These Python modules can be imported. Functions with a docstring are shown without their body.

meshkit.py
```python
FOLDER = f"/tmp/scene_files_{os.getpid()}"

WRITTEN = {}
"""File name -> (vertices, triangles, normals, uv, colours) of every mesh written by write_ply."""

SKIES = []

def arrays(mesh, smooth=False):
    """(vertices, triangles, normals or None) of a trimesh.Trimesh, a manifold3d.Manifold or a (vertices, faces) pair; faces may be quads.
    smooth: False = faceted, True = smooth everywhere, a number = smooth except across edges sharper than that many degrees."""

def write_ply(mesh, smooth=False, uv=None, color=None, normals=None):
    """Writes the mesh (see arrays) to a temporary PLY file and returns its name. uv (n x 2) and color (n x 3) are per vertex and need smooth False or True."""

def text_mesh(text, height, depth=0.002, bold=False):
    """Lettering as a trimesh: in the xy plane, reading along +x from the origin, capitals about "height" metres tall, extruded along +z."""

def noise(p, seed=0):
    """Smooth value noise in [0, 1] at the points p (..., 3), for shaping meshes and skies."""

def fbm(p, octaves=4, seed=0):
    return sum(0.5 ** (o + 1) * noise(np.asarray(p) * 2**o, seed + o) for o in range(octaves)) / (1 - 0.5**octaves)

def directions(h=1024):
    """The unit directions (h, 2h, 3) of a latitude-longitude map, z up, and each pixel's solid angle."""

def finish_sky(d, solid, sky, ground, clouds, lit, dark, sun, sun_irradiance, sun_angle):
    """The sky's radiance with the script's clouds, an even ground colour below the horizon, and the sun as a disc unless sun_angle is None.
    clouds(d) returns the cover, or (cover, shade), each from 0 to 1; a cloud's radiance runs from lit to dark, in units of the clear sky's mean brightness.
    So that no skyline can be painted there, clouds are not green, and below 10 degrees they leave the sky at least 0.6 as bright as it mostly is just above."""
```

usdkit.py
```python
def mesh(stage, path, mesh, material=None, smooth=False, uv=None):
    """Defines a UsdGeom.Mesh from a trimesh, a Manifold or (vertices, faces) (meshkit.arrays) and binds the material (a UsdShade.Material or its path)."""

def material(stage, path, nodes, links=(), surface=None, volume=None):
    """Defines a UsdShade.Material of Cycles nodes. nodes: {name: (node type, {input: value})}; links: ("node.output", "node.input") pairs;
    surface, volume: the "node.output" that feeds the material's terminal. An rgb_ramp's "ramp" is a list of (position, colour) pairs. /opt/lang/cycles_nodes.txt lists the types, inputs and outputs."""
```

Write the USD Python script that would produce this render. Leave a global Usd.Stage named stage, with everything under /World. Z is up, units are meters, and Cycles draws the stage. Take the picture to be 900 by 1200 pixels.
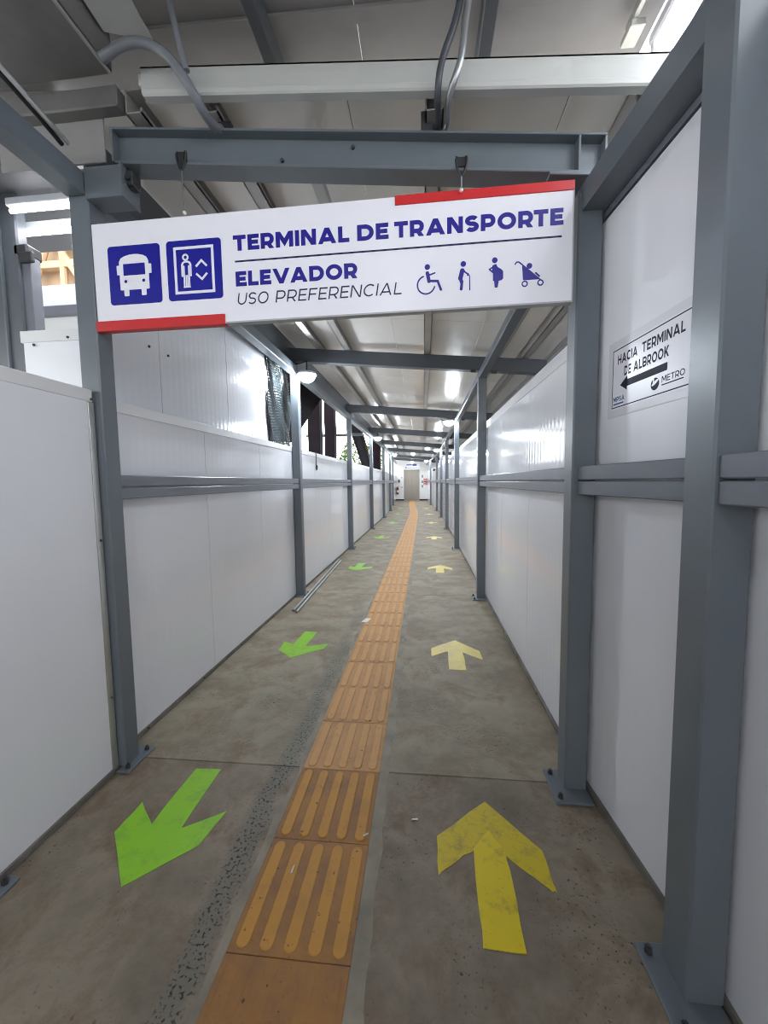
import math, random
import numpy as np
import trimesh
import shapely
from shapely.geometry import Polygon, LineString, Point, box as sbox
from shapely import affinity
from shapely.ops import unary_union
import usdkit
import meshkit
from pxr import Gf, Sdf, Usd, UsdGeom, UsdLux, UsdShade

random.seed(7)
rng = np.random.default_rng(7)
stage = Usd.Stage.CreateInMemory()
UsdGeom.SetStageUpAxis(stage, UsdGeom.Tokens.z)
UsdGeom.SetStageMetersPerUnit(stage, 1.0)
W = UsdGeom.Xform.Define(stage, '/World')
stage.SetDefaultPrim(W.GetPrim())

# ------------------------------------------------------------------ camera, sky, exposure
CAM_F, YAW, PITCH, ROLL, EYE = 459.0, 0.1012, -0.0774, 0.0129, 1.4704
cam = UsdGeom.Camera.Define(stage, '/World/camera')
cam.CreateHorizontalApertureAttr(36.0)
cam.CreateVerticalApertureAttr(48.0)
cam.CreateFocalLengthAttr(36.0 * CAM_F / 900)
cam.CreateClippingRangeAttr(Gf.Vec2f(0.05, 500))
cam.CreateExposureAttr(0.2)
cy, sy, cp, sp, cr, sr = math.cos(YAW), math.sin(YAW), math.cos(PITCH), math.sin(PITCH), math.cos(ROLL), math.sin(ROLL)
RM = np.array([[cy, -sy, 0], [sy, cy, 0], [0, 0, 1]]) @ np.array([[1, 0, 0], [0, cp, -sp], [0, sp, cp]]) @ np.array([[cr, 0, sr], [0, 1, 0], [-sr, 0, cr]])
r_, f_, u_ = RM[:, 0], RM[:, 1], RM[:, 2]
cam.AddTransformOp().Set(Gf.Matrix4d(*r_, 0, *u_, 0, *(-f_), 0, 0, 0, EYE, 1))

SKY = 1.3
dome = UsdLux.DomeLight.Define(stage, '/World/sky')
dome.CreateIntensityAttr(SKY)
dome.CreateColorAttr(Gf.Vec3f(0.93, 0.97, 1.0))
TUBE_E, LAMP_E = 30.0, 370.0      # emission of the fluorescent tubes and of the round lamps

# ------------------------------------------------------------------ materials
LOOK = '/World/Looks/'
UsdGeom.Scope.Define(stage, '/World/Looks')


def plain(name, col, rough=0.5, metal=0.0, spec=0.5, bump=None, var=0.0, vscale=3.0, coat=0.0, stretch=(1, 1, 1)):
    """A principled material with a soft tone variation (object space noise) and an optional noise bump."""
    nodes = {'p': ('principled_bsdf', {'base_color': col, 'roughness': rough, 'metallic': metal, 'specular_ior_level': spec, 'coat_weight': coat}),
             'g': ('geometry', {})}
    links = []
    if var or bump:
        nodes['m'] = ('mapping', {'scale': stretch})
        links.append(('g.position', 'm.vector'))
    if var:
        lo = tuple(c * (1 - var) for c in col)
        hi = tuple(min(1, c * (1 + var)) for c in col)
        nodes['n'] = ('noise_texture', {'scale': vscale, 'detail': 5.0, 'roughness': 0.6})
        nodes['r'] = ('rgb_ramp', {'ramp': [(0.3, lo), (0.7, hi)]})
        links += [('m.vector', 'n.vector'), ('n.fac', 'r.fac'), ('r.color', 'p.base_color')]
    if bump:
        nodes['bn'] = ('noise_texture', {'scale': bump[0], 'detail': 4.0})
        nodes['b'] = ('bump', {'strength': bump[1], 'distance': bump[2]})
        links += [('m.vector', 'bn.vector'), ('bn.fac', 'b.height'), ('b.normal', 'p.normal')]
    return usdkit.material(stage, LOOK + name, nodes, links, surface='p.BSDF')


def glow(name, col, strength):
    return usdkit.material(stage, LOOK + name, {'e': ('emission', {'color': col, 'strength': strength})}, [], surface='e.emission')


def panel_material(name, col, rough):
    """White sandwich panel: fine vertical rolled ribs as bump, faint blotches."""
    return usdkit.material(stage, LOOK + name, {
        'g': ('geometry', {}), 'm': ('mapping', {'scale': (0, 1, 0)}),
        'w': ('wave_texture', {'wave_type': 'bands', 'bands_direction': 'y', 'scale': 4.6, 'distortion': 0.0, 'detail': 0.0}),
        'n': ('noise_texture', {'scale': 1.1, 'detail': 3.0}),
        'r': ('rgb_ramp', {'ramp': [(0.3, tuple(c * 0.95 for c in col)), (0.7, col)]}),
        'b': ('bump', {'strength': 0.16, 'distance': 0.002}),
        'p': ('principled_bsdf', {'roughness': rough, 'specular_ior_level': 0.5})},
        [('g.position', 'm.vector'), ('m.vector', 'w.vector'), ('g.position', 'n.vector'), ('n.fac', 'r.fac'), ('r.color', 'p.base_color'),
         ('w.fac', 'b.height'), ('b.normal', 'p.normal')], surface='p.BSDF')


def concrete(name, base, dark, rust):
    """Worn floor concrete: two noises of tone, brown dirt, dark specks; a rough pitted band along the paving (x from -0.80 to -0.66)."""
    return usdkit.material(stage, LOOK + name, {
        'g': ('geometry', {}),
        'n1': ('noise_texture', {'scale': 2.2, 'detail': 8.0, 'roughness': 0.65}),
        'r1': ('rgb_ramp', {'ramp': [(0.36, dark), (0.52, base), (0.68, tuple(c * 1.2 for c in base))]}),
        'n2': ('noise_texture', {'scale': 4.3, 'detail': 8.0, 'roughness': 0.7, 'distortion': 0.4}),
        'r2': ('rgb_ramp', {'ramp': [(0.48, (0, 0, 0)), (0.64, (1, 1, 1))]}),
        'm2': ('mix_color', {'b': rust}),
        'n3': ('noise_texture', {'scale': 70.0, 'detail': 4.0, 'roughness': 0.55}),
        'r3': ('rgb_ramp', {'ramp': [(0.60, (0, 0, 0)), (0.67, (1, 1, 1))]}),
        'n4': ('noise_texture', {'scale': 2.6, 'detail': 3.0}),
        'r4': ('rgb_ramp', {'ramp': [(0.47, (0, 0, 0)), (0.62, (1, 1, 1))]}),
        'k3': ('math', {'math_type': 'multiply'}),
        'm3': ('mix_color', {'b': tuple(c * 0.28 for c in dark)}),
        'sx': ('separate_xyz', {}),
        'wob': ('math', {'math_type': 'multiply_add', 'value2': 0.16, 'value3': -0.08}),
        'xx': ('math', {'math_type': 'add'}),
        'bd': ('math', {'math_type': 'add', 'value2': 0.722}),
        'ba': ('math', {'math_type': 'absolute'}),
        'br': ('map_range', {'range_type': 'smoothstep', 'from_min': 0.075, 'from_max': 0.02, 'to_min': 0.0, 'to_max': 1.0}),
        'yr': ('map_range', {'range_type': 'smoothstep', 'from_min': 6.0, 'from_max': 1.5, 'to_min': 0.0, 'to_max': 1.0}),
        'by': ('math', {'math_type': 'multiply'}),
        'v': ('noise_texture', {'scale': 85.0, 'detail': 2.5, 'roughness': 0.5}),
        'vr': ('rgb_ramp', {'ramp': [(0.55, (0, 0, 0)), (0.62, (1, 1, 1))]}),
        'bk': ('math', {'math_type': 'multiply'}),
        'm4': ('mix_color', {'b': (0.028, 0.028, 0.027)}),
        'm5': ('mix_color', {'b': tuple(0.75 * c * k for c, k in zip(base, (0.86, 0.98, 1.08)))}),
        'bh': ('math', {'math_type': 'multiply', 'value2': 0.7}),
        'bn': ('noise_texture', {'scale': 90.0, 'detail': 5.0}),
        'hs': ('math', {'math_type': 'subtract'}),
        'bu': ('bump', {'strength': 0.35, 'distance': 0.004}),
        'p': ('principled_bsdf', {'roughness': 0.62, 'specular_ior_level': 0.35})},
        [('g.position', 'n1.vector'), ('g.position', 'n2.vector'), ('g.position', 'n3.vector'), ('g.position', 'n4.vector'), ('g.position', 'v.vector'), ('g.position', 'bn.vector'),
         ('n1.fac', 'r1.fac'), ('n2.fac', 'r2.fac'), ('r2.color', 'm2.fac'), ('r1.color', 'm2.a'),
         ('n3.fac', 'r3.fac'), ('n4.fac', 'r4.fac'), ('r3.color', 'k3.value1'), ('r4.color', 'k3.value2'), ('k3.value', 'm3.fac'), ('m2.result', 'm3.a'),
         ('g.position', 'sx.vector'), ('n1.fac', 'wob.value1'), ('sx.x', 'xx.value1'), ('wob.value', 'xx.value2'), ('xx.value', 'bd.value1'), ('bd.value', 'ba.value1'), ('ba.value', 'br.value'),
         ('sx.y', 'yr.value'), ('br.result', 'by.value1'), ('yr.result', 'by.value2'),
         ('by.value', 'bh.value1'), ('bh.value', 'm5.fac'), ('m3.result', 'm5.a'),
         ('v.fac', 'vr.fac'), ('vr.color', 'bk.value1'), ('by.value', 'bk.value2'), ('bk.value', 'm4.fac'), ('m5.result', 'm4.a'),
         ('bn.fac', 'hs.value1'), ('bk.value', 'hs.value2'), ('hs.value', 'bu.height'), ('bu.normal', 'p.normal'),
         ('m4.result', 'p.base_color')], surface='p.BSDF')


def tape(name, col, worn, amount, seed):
    """Floor marking tape with scuffs: worn spots and black specks."""
    return usdkit.material(stage, LOOK + name, {
        'g': ('geometry', {}), 'mp': ('mapping', {'location': (seed, seed, 0)}),
        'n': ('noise_texture', {'scale': 9.0, 'detail': 9.0, 'roughness': 0.75}),
        'r': ('rgb_ramp', {'ramp': [(amount, (0, 0, 0)), (amount + 0.16, (1, 1, 1))]}),
        'm': ('mix_color', {'a': col, 'b': worn}),
        'n2': ('noise_texture', {'scale': 60.0, 'detail': 5.0, 'roughness': 0.7}),
        'r2': ('rgb_ramp', {'ramp': [(0.66, (0, 0, 0)), (0.72, (1, 1, 1))]}),
        'm2': ('mix_color', {'b': (0.07, 0.06, 0.03)}),
        'b': ('bump', {'strength': 0.3, 'distance': 0.003}),
        'p': ('principled_bsdf', {'roughness': 0.45})},
        [('g.position', 'mp.vector'), ('mp.vector', 'n.vector'), ('mp.vector', 'n2.vector'), ('n.fac', 'r.fac'), ('r.color', 'm.fac'),
         ('m.result', 'm2.a'), ('n2.fac', 'r2.fac'), ('r2.color', 'm2.fac'), ('m2.result', 'p.base_color'), ('n.fac', 'b.height'), ('b.normal', 'p.normal')], surface='p.BSDF')


def paving(name, col, dirt, amount):
    return usdkit.material(stage, LOOK + name, {
        'g': ('geometry', {}),
        'n': ('noise_texture', {'scale': 5.0, 'detail': 8.0, 'roughness': 0.7}),
        'r': ('rgb_ramp', {'ramp': [(amount, (0, 0, 0)), (amount + 0.3, (1, 1, 1))]}),
        'm': ('mix_color', {'a': col, 'b': dirt}),
        'n2': ('noise_texture', {'scale': 55.0, 'detail': 3.0}),
        'r2': ('rgb_ramp', {'ramp': [(0.68, (0, 0, 0)), (0.74, (1, 1, 1))]}),
        'm2': ('mix_color', {'b': (0.09, 0.05, 0.02)}),
        'bn': ('noise_texture', {'scale': 130.0, 'detail': 3.0}),
        'b': ('bump', {'strength': 0.2, 'distance': 0.002}),
        'p': ('principled_bsdf', {'roughness': 0.6, 'specular_ior_level': 0.35})},
        [('g.position', 'n.vector'), ('g.position', 'n2.vector'), ('g.position', 'bn.vector'), ('n.fac', 'r.fac'), ('r.color', 'm.fac'), ('m.result', 'm2.a'),
         ('n2.fac', 'r2.fac'), ('r2.color', 'm2.fac'), ('m2.result', 'p.base_color'), ('bn.fac', 'b.height'), ('b.normal', 'p.normal')], surface='p.BSDF')


M = {
    'panel': panel_material('white_panel', (0.83, 0.835, 0.87), 0.10),
    'panel_near': panel_material('white_panel_near', (0.83, 0.835, 0.87), 0.30),
    'roof': plain('roof_panel', (0.84, 0.80, 0.75), 0.22, var=0.08, vscale=0.8),
    'steel': plain('grey_steel_paint', (0.135, 0.155, 0.175), 0.34, var=0.10, vscale=2.2, bump=(5, 0.05, 0.01)),
    'steel_dark': plain('dark_grey_steel_paint', (0.095, 0.105, 0.12), 0.4, var=0.10, vscale=2.0),
    'rail': plain('grey_rail_paint', (0.165, 0.175, 0.205), 0.36, var=0.08, vscale=3.0),
    'purlin': plain('galvanised_purlin', (0.40, 0.38, 0.36), 0.45, metal=0.25, var=0.1, vscale=3.0),
    'galv': plain('galvanised_steel', (0.62, 0.62, 0.58), 0.3, metal=0.8, var=0.12, vscale=8.0),
    'duct': plain('dull_sheet_metal', (0.20, 0.19, 0.185), 0.42, metal=0.35, var=0.2, vscale=3.0),
    'cap': plain('white_flashing', (0.74, 0.74, 0.74), 0.35),
    'flash': plain('off_white_flashing', (0.47, 0.475, 0.455), 0.4, var=0.05),
    'base_angle': plain('dirty_base_angle', (0.16, 0.15, 0.13), 0.6, var=0.35, vscale=6.0),
    'black': plain('black_plastic', (0.02, 0.02, 0.022), 0.5),
    'bolt': plain('dark_bolt', (0.07, 0.07, 0.075), 0.45, metal=0.5),
    'conduit': plain('grey_conduit', (0.17, 0.18, 0.20), 0.4, var=0.1),
    'conduit_dark': plain('dark_conduit', (0.05, 0.055, 0.065), 0.4),
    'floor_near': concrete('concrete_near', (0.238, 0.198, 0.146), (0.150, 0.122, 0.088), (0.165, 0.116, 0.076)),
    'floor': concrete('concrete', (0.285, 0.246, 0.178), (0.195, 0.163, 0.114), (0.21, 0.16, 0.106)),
    'mortar': plain('grey_mortar', (0.24, 0.212, 0.16), 0.7, var=0.3, vscale=6.0, bump=(60, 0.3, 0.004)),
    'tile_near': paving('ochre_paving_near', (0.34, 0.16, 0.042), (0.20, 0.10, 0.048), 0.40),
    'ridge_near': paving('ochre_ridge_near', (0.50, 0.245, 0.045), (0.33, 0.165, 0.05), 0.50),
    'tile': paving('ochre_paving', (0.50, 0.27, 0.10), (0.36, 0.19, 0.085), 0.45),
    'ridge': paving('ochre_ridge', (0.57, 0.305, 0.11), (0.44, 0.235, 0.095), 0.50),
    'green': tape('lime_tape', (0.26, 0.56, 0.02), (0.20, 0.42, 0.035), 0.50, 1.3),
    'yellow': tape('yellow_tape', (0.70, 0.54, 0.008), (0.40, 0.29, 0.03), 0.54, 4.1),
    'yellow_wing': tape('yellow_tape_scuffed', (0.60, 0.46, 0.010), (0.33, 0.25, 0.04), 0.50, 7.7),
    'yellow_pale': tape('yellow_tape_faded', (0.70, 0.55, 0.07), (0.55, 0.44, 0.16), 0.46, 9.2),
    'sign': plain('white_sign_face', (0.83, 0.82, 0.88), 0.3),
    'blue': plain('sign_blue', (0.007, 0.008, 0.27), 0.35),
    'blue2': plain('sign_blue_lettering', (0.018, 0.012, 0.25), 0.35),
    'navy': plain('sign_navy', (0.012, 0.008, 0.07), 0.4),
    'red': plain('sign_red', (0.56, 0.022, 0.025), 0.35),
    'red2': plain('extinguisher_red', (0.16, 0.01, 0.012), 0.3),
    'sign_edge': plain('sign_grey_edge', (0.42, 0.42, 0.43), 0.4),
    'paper': plain('laminated_paper', (0.80, 0.79, 0.84), 0.3, coat=0.12, bump=(9, 0.2, 0.008)),
    'film': plain('laminate_border', (0.74, 0.74, 0.77), 0.25, coat=0.2, bump=(9, 0.25, 0.012)),
    'ink': plain('black_ink', (0.012, 0.012, 0.03), 0.55, spec=0.25),
    'ink_blue': plain('blue_ink', (0.05, 0.13, 0.28), 0.2),
    'door': plain('stainless_door', (0.33, 0.30, 0.255), 0.5, metal=0.4, var=0.1, vscale=4.0, stretch=(6, 1, 0.3)),
    'wall': plain('white_wall', (0.80, 0.80, 0.79), 0.5),
    'skirt': plain('black_skirting', (0.015, 0.015, 0.015), 0.5),
    'tube': glow('lit_tube', (0.87, 0.91, 1.0), TUBE_E),
    'tube_far': glow('lit_tube_concourse', (0.95, 0.97, 1.0), 45.0),
    'lamp': glow('lit_diffuser', (0.83, 0.91, 1.0), LAMP_E),
    'enamel': plain('white_enamel', (0.75, 0.76, 0.80), 0.3),
    'dark_out': plain('dark_exterior', (0.022, 0.020, 0.024), 0.8, spec=0.1),
    'column': plain('dark_brown_column', (0.014, 0.010, 0.013), 0.8, spec=0.1, var=0.2),
    'ground': plain('asphalt_ground', (0.30, 0.30, 0.29), 0.8, var=0.2, vscale=0.7),
    'timber': plain('warm_timber', (0.48, 0.33, 0.20), 0.55, var=0.2, vscale=2.0),
    'soffit': plain('grey_soffit', (0.30, 0.29, 0.285), 0.35, metal=0.2, var=0.15, vscale=2.0),
    'soffit_dark': plain('dark_soffit', (0.13, 0.13, 0.14), 0.5),
    'net': plain('debris_net', (0.035, 0.05, 0.055), 0.35, spec=0.8),
    'bark': plain('bark', (0.10, 0.08, 0.06), 0.8, var=0.3),
    'chip': plain('white_scrap', (0.75, 0.74, 0.70), 0.5),
    'cable': plain('steel_cable', (0.25, 0.27, 0.28), 0.35, metal=0.7),
    'pipe': plain('shiny_tube', (0.36, 0.37, 0.38), 0.35, metal=0.7),
}
M['leaf'] = usdkit.material(stage, LOOK + 'leaf', {
    'o': ('geometry', {}), 'n': ('noise_texture', {'scale': 1.5}), 'r': ('rgb_ramp', {'ramp': [(0.3, (0.05, 0.10, 0.025)), (0.7, (0.14, 0.2, 0.06))]}),
    'd': ('diffuse_bsdf', {}), 't': ('translucent_bsdf', {}), 'x': ('mix_closure', {'fac': 0.4})},
    [('o.position', 'n.vector'), ('n.fac', 'r.fac'), ('r.color', 'd.color'), ('r.color', 't.color'), ('d.BSDF', 'x.closure1'), ('t.BSDF', 'x.closure2')], surface='x.closure')

# ------------------------------------------------------------------ scene helpers
taken = set()


def path_for(name, parent):
    base = (parent or '/World') + '/'
    p, k = base + name, 0
    while p in taken:
        k += 1
        p = f'{base}{name}_{k:03d}'
    taken.add(p)
    return p


def meta(prim, label=None, cat=None, group=None, kind=None):
    for k, v in (('label', label), ('category', cat), ('group', group), ('kind', kind)):
        if v:
            prim.SetCustomDataByKey(k, v)


def thing(name, label=None, cat=None, loc=(0, 0, 0), group=None, kind=None, parent=None):
    """An Xform at the thing's base; returns (path, loc) for its parts, whose meshes are given in world coordinates."""
    p = path_for(name, parent)
    x = UsdGeom.Xform.Define(stage, p)
    x.AddTranslateOp().Set(Gf.Vec3d(*map(float, loc)))
    meta(x.GetPrim(), label, cat, group, kind)
    return p, np.array(loc, float)


def part(name, mesh, mat, t, smooth=False, label=None, kind=None):
    """A mesh under a thing (or a part): world-space mesh, stored relative to the thing's base."""
    p = path_for(name, t[0])
    if isinstance(mesh, list):
        mesh = trimesh.util.concatenate(mesh)
    m = mesh.copy()
    m.vertices = np.asarray(m.vertices) - t[1]
    g = usdkit.mesh(stage, p, m, M[mat] if isinstance(mat, str) else mat, smooth=smooth)
    meta(g.GetPrim(), label, None, None, kind)
    return p, t[1]


def solo(name, mesh, mat, label, cat, group=None, kind=None, smooth=False):
    p = path_for(name, None)
    if isinstance(mesh, list):
        mesh = trimesh.util.concatenate(mesh)
    g = usdkit.mesh(stage, p, mesh, M[mat], smooth=smooth)
    meta(g.GetPrim(), label, cat, group, kind)
    return p, np.zeros(3)


def sx(y):
    """The last bays of the corridor veer a little to the left."""
    return np.interp(np.asarray(y, float), [16.5, 19.4, 24.0, 30.2, 31.2], [0, -0.05, -0.27, -0.47, -0.49])


def bend(m):
    m = m.copy()
    v = np.array(m.vertices)
    v[:, 0] += sx(v[:, 1])
    m.vertices = v
    return m


def bx(x0, x1, y0, y1, z0, z1, ch=0.0):
    """A box, its edges chamfered by ch."""
    x0, x1 = sorted((x0, x1)); y0, y1 = sorted((y0, y1)); z0, z1 = sorted((z0, z1))
    if ch <= 0:
        m = trimesh.creation.box(extents=(x1 - x0, y1 - y0, z1 - z0))
        m.apply_translation(((x0 + x1) / 2, (y0 + y1) / 2, (z0 + z1) / 2))
        return m
    ch = min(ch, 0.45 * min(x1 - x0, y1 - y0, z1 - z0))
    h = np.array([x1 - x0, y1 - y0, z1 - z0]) / 2
    pts = []
    for s in np.ndindex(2, 2, 2):
        sg = np.array(s) * 2 - 1
        for k in range(3):
            q = h - ch
            q[k] = h[k]
            pts.append(sg * q)
    m = trimesh.convex.convex_hull(np.array(pts))
    m.apply_translation(((x0 + x1) / 2, (y0 + y1) / 2, (z0 + z1) / 2))
    return m


def tilt(m, slope):
    """Pitches a roof member: z grows by slope times x."""
    v = np.array(m.vertices)
    v[:, 2] += slope * v[:, 0]
    m.vertices = v
    return m


def rod(a, b, r, n=12):
    return trimesh.creation.cylinder(radius=r, segment=[a, b], sections=n)


def sweep(path, r, n=10):
    """A round bar along a smooth polyline."""
    path = np.asarray(path, float)
    t = np.gradient(path, axis=0)
    t /= np.linalg.norm(t, axis=1, keepdims=True)
    up = np.array([0.31, 0.17, 0.93])
    rings = []
    for p, d in zip(path, t):
        a = np.cross(d, up); a /= np.linalg.norm(a)
        b = np.cross(d, a)
        ang = np.arange(n) / n * 2 * math.pi
        rings.append(p + r * (np.cos(ang)[:, None] * a + np.sin(ang)[:, None] * b))
    v = np.vstack(rings)
    f = []
    for i in range(len(path) - 1):
        for j in range(n):
            k = (j + 1) % n
            f += [[i * n + j, i * n + k, (i + 1) * n + k], [i * n + j, (i + 1) * n + k, (i + 1) * n + j]]
    c0, c1 = len(v), len(v) + 1
    v = np.vstack([v, path[0], path[-1]])
    L = (len(path) - 1) * n
    for j in range(n):
        k = (j + 1) % n
        f += [[c0, k, j], [c1, L + j, L + k]]
    m = trimesh.Trimesh(v, f, process=False)
    trimesh.repair.fix_normals(m)
    return m


def spline(pts, n=24):
    from scipy.interpolate import CubicSpline
    pts = np.asarray(pts, float)
    d = np.r_[0, np.cumsum(np.linalg.norm(np.diff(pts, axis=0), axis=1))]
    return CubicSpline(d, pts)(np.linspace(0, d[-1], n))


def lathe(profile, n=24):
    m = trimesh.creation.revolve(np.asarray(profile, float), sections=n)
    return m


def ext(shape, depth):
    """Extrudes a shapely shape along +z from z = 0."""
    gs = [g for g in getattr(shape, 'geoms', [shape]) if isinstance(g, Polygon) and g.area > 1e-9]
    return trimesh.util.concatenate([trimesh.creation.extrude_polygon(g, depth, engine='earcut') for g in gs])


def axes(m, o, u, v, n):
    """Places a mesh drawn in the xy plane: x along u, y along v, z along n."""
    m = m.copy()
    p = np.array(m.vertices)
    m.vertices = np.asarray(o) + p[:, :1] * np.asarray(u) + p[:, 1:2] * np.asarray(v) + p[:, 2:3] * np.asarray(n)
    if np.dot(np.cross(u, v), n) < 0:
        m.invert()
    return m


# ------------------------------------------------------------------ stroke lettering (capitals of a geometric sans serif)
def glyph(ch, s):
    """(shape, width) of a capital one unit tall with strokes s wide."""
    h = s / 2

    def L(*p, cap='flat'):
        return LineString(p).buffer(h, cap_style=cap, join_style='mitre', mitre_limit=6)

    def arc(cx, cyy, rx, ry, a0, a1, n=28):
        a = np.radians(np.linspace(a0, a1, n))
        return [(cx + rx * math.cos(t), cyy + ry * math.sin(t)) for t in a]

    def clip(g, w):
        return g.intersection(sbox(-0.5, 0, w + 0.5, 1))

    if ch == 'T':
        w = 0.82; return unary_union([L((0, 1 - h), (w, 1 - h)), L((w / 2, 0), (w / 2, 1))]), w
    if ch in 'EF':
        w = 0.72
        g = [L((h, 0), (h, 1)), L((0, 1 - h), (w, 1 - h)), L((0, 0.5), (w * 0.92, 0.5))]
        if ch == 'E':
            g.append(L((0, h), (w * 1.02, h)))
        return unary_union(g), w
    if ch == 'I':
        return L((h, 0), (h, 1)), s
    if ch == 'L':
        w = 0.68; return unary_union([L((h, 0), (h, 1)), L((0, h), (w, h))]), w
    if ch == 'H':
        w = 0.92; return unary_union([L((h, 0), (h, 1)), L((w - h, 0), (w - h, 1)), L((0, 0.5), (w, 0.5))]), w
    if ch == 'N':
        w = 0.93; return clip(unary_union([L((h, 0), (h, 1)), L((w - h, 0), (w - h, 1)), L((h * 0.9, 1.05), (w - h * 0.9, -0.05))]).intersection(sbox(0, 0, w, 1)), w), w
    if ch == 'M':
        w = 1.1; return clip(unary_union([L((h, 0), (h, 1)), L((w - h, 0), (w - h, 1)), L((h * 0.8, 1.06), (w / 2, 0.3), (w - h * 0.8, 1.06))]).intersection(sbox(0, 0, w, 1)), w), w
    if ch in 'AV':
        w = 1.0 + s * 0.5
        g = clip(LineString([(h * 1.05, -0.02), (w / 2, 1.0 - h * 0.0), (w - h * 1.05, -0.02)]).buffer(h, cap_style='square', join_style='mitre', mitre_limit=1.2), w)
        if ch == 'A':
            g = unary_union([g, L((w * 0.2, 0.27), (w * 0.8, 0.27))])
        else:
            g = affinity.scale(g, 1, -1, origin=(w / 2, 0.5))
        return g, w
    if ch in 'PRB':
        w = 0.84
        r = 0.33 if ch != 'B' else 0.27
        t = [(h, 1 - h), (w - r * 1.15, 1 - h)] + arc(w - r * 1.15 , 1 - h - (r - h * 0.5), r * 1.15 - h, r - h * 0.5, 90, -90) + [(h, 1 - h - 2 * (r - h * 0.5))]
        g = [L((h, 0), (h, 1)), L(*t)]
        if ch == 'R':
            g.append(clip(L((w * 0.52, 0.38), (w - h * 0.9, -0.05)), w))
        if ch == 'B':
            yb = 1 - h - 2 * (r - h * 0.5)
            ry = (yb - h) / 2
            g.append(L(*([(h, yb), (w - 0.3, yb)] + arc(w - 0.3, h + ry, 0.33 - h, ry, 90, -90) + [(h, h)])))
        return unary_union(g), w
    if ch == 'D':
        w = 0.96; r = 0.5 - h
        t = [(h, 1 - h), (w - 0.5, 1 - h)] + arc(w - 0.5, 0.5, 0.5 - h, r, 90, -90) + [(h, h)]
        return unary_union([L((h, 0), (h, 1)), L(*t)]), w
    if ch == 'O':
        w = 1.06
        return LineString(arc(w / 2, 0.5, w / 2 - h, 0.51 - h, 0, 360, 48)).buffer(h), w
    if ch == 'C':
        w = 0.95
        return L(*arc(0.53, 0.5, 0.53 - h, 0.51 - h, 48, 312, 40)), w
    if ch == 'U':
        w = 0.9; r = w / 2 - h
        return L(*([(h, 1), (h, 0.42)] + arc(w / 2, 0.42, r, 0.42 - h, 180, 360) + [(w - h, 1)])), w
    if ch == 'K':
        w = 0.88
        return clip(unary_union([L((h, 0), (h, 1)), L((h, 0.28), (w - h, 1.06)), L((w * 0.36, 0.6), (w - h * 0.8, -0.06))]), w), w
    if ch == 'S':
        w = 0.80; r = (1 - s) / 4
        top = arc(w / 2, 1 - h - r, w / 2 - h, r, 30, 270)
        bot = arc(w / 2, h + r, w / 2 - h, r, 90, -150)
        return L(*(top + bot[1:])), w
    return None, 0.52


def lettering(text, s, gap, x0, x1, y0, cap, shear=0.0):
    """A line of capitals as one flat shape whose ends are at x0 and x1, standing on y0."""
    x, out, prev = 0.0, [], ' '
    for c in text:
        g, w = glyph(c, s)
        if prev != ' ' and c != ' ':
            x += gap - (0.09 if (prev + c) in ('TA', 'AT', 'LT', 'AV', 'VA', 'RA', 'AL', 'RT') and prev + c not in ('AL', 'RA') else 0)
        if g is not None:
            out.append(affinity.translate(g, x, 0))
        x += w
        prev = c
    g = unary_union(out)
    g = affinity.affine_transform(g, [(x1 - x0 - shear * cap) / x, 0, 0, cap, x0, y0])
    if shear:
        g = affinity.affine_transform(g, [1, shear, 0, 1, -shear * y0, 0])
    return g


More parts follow.
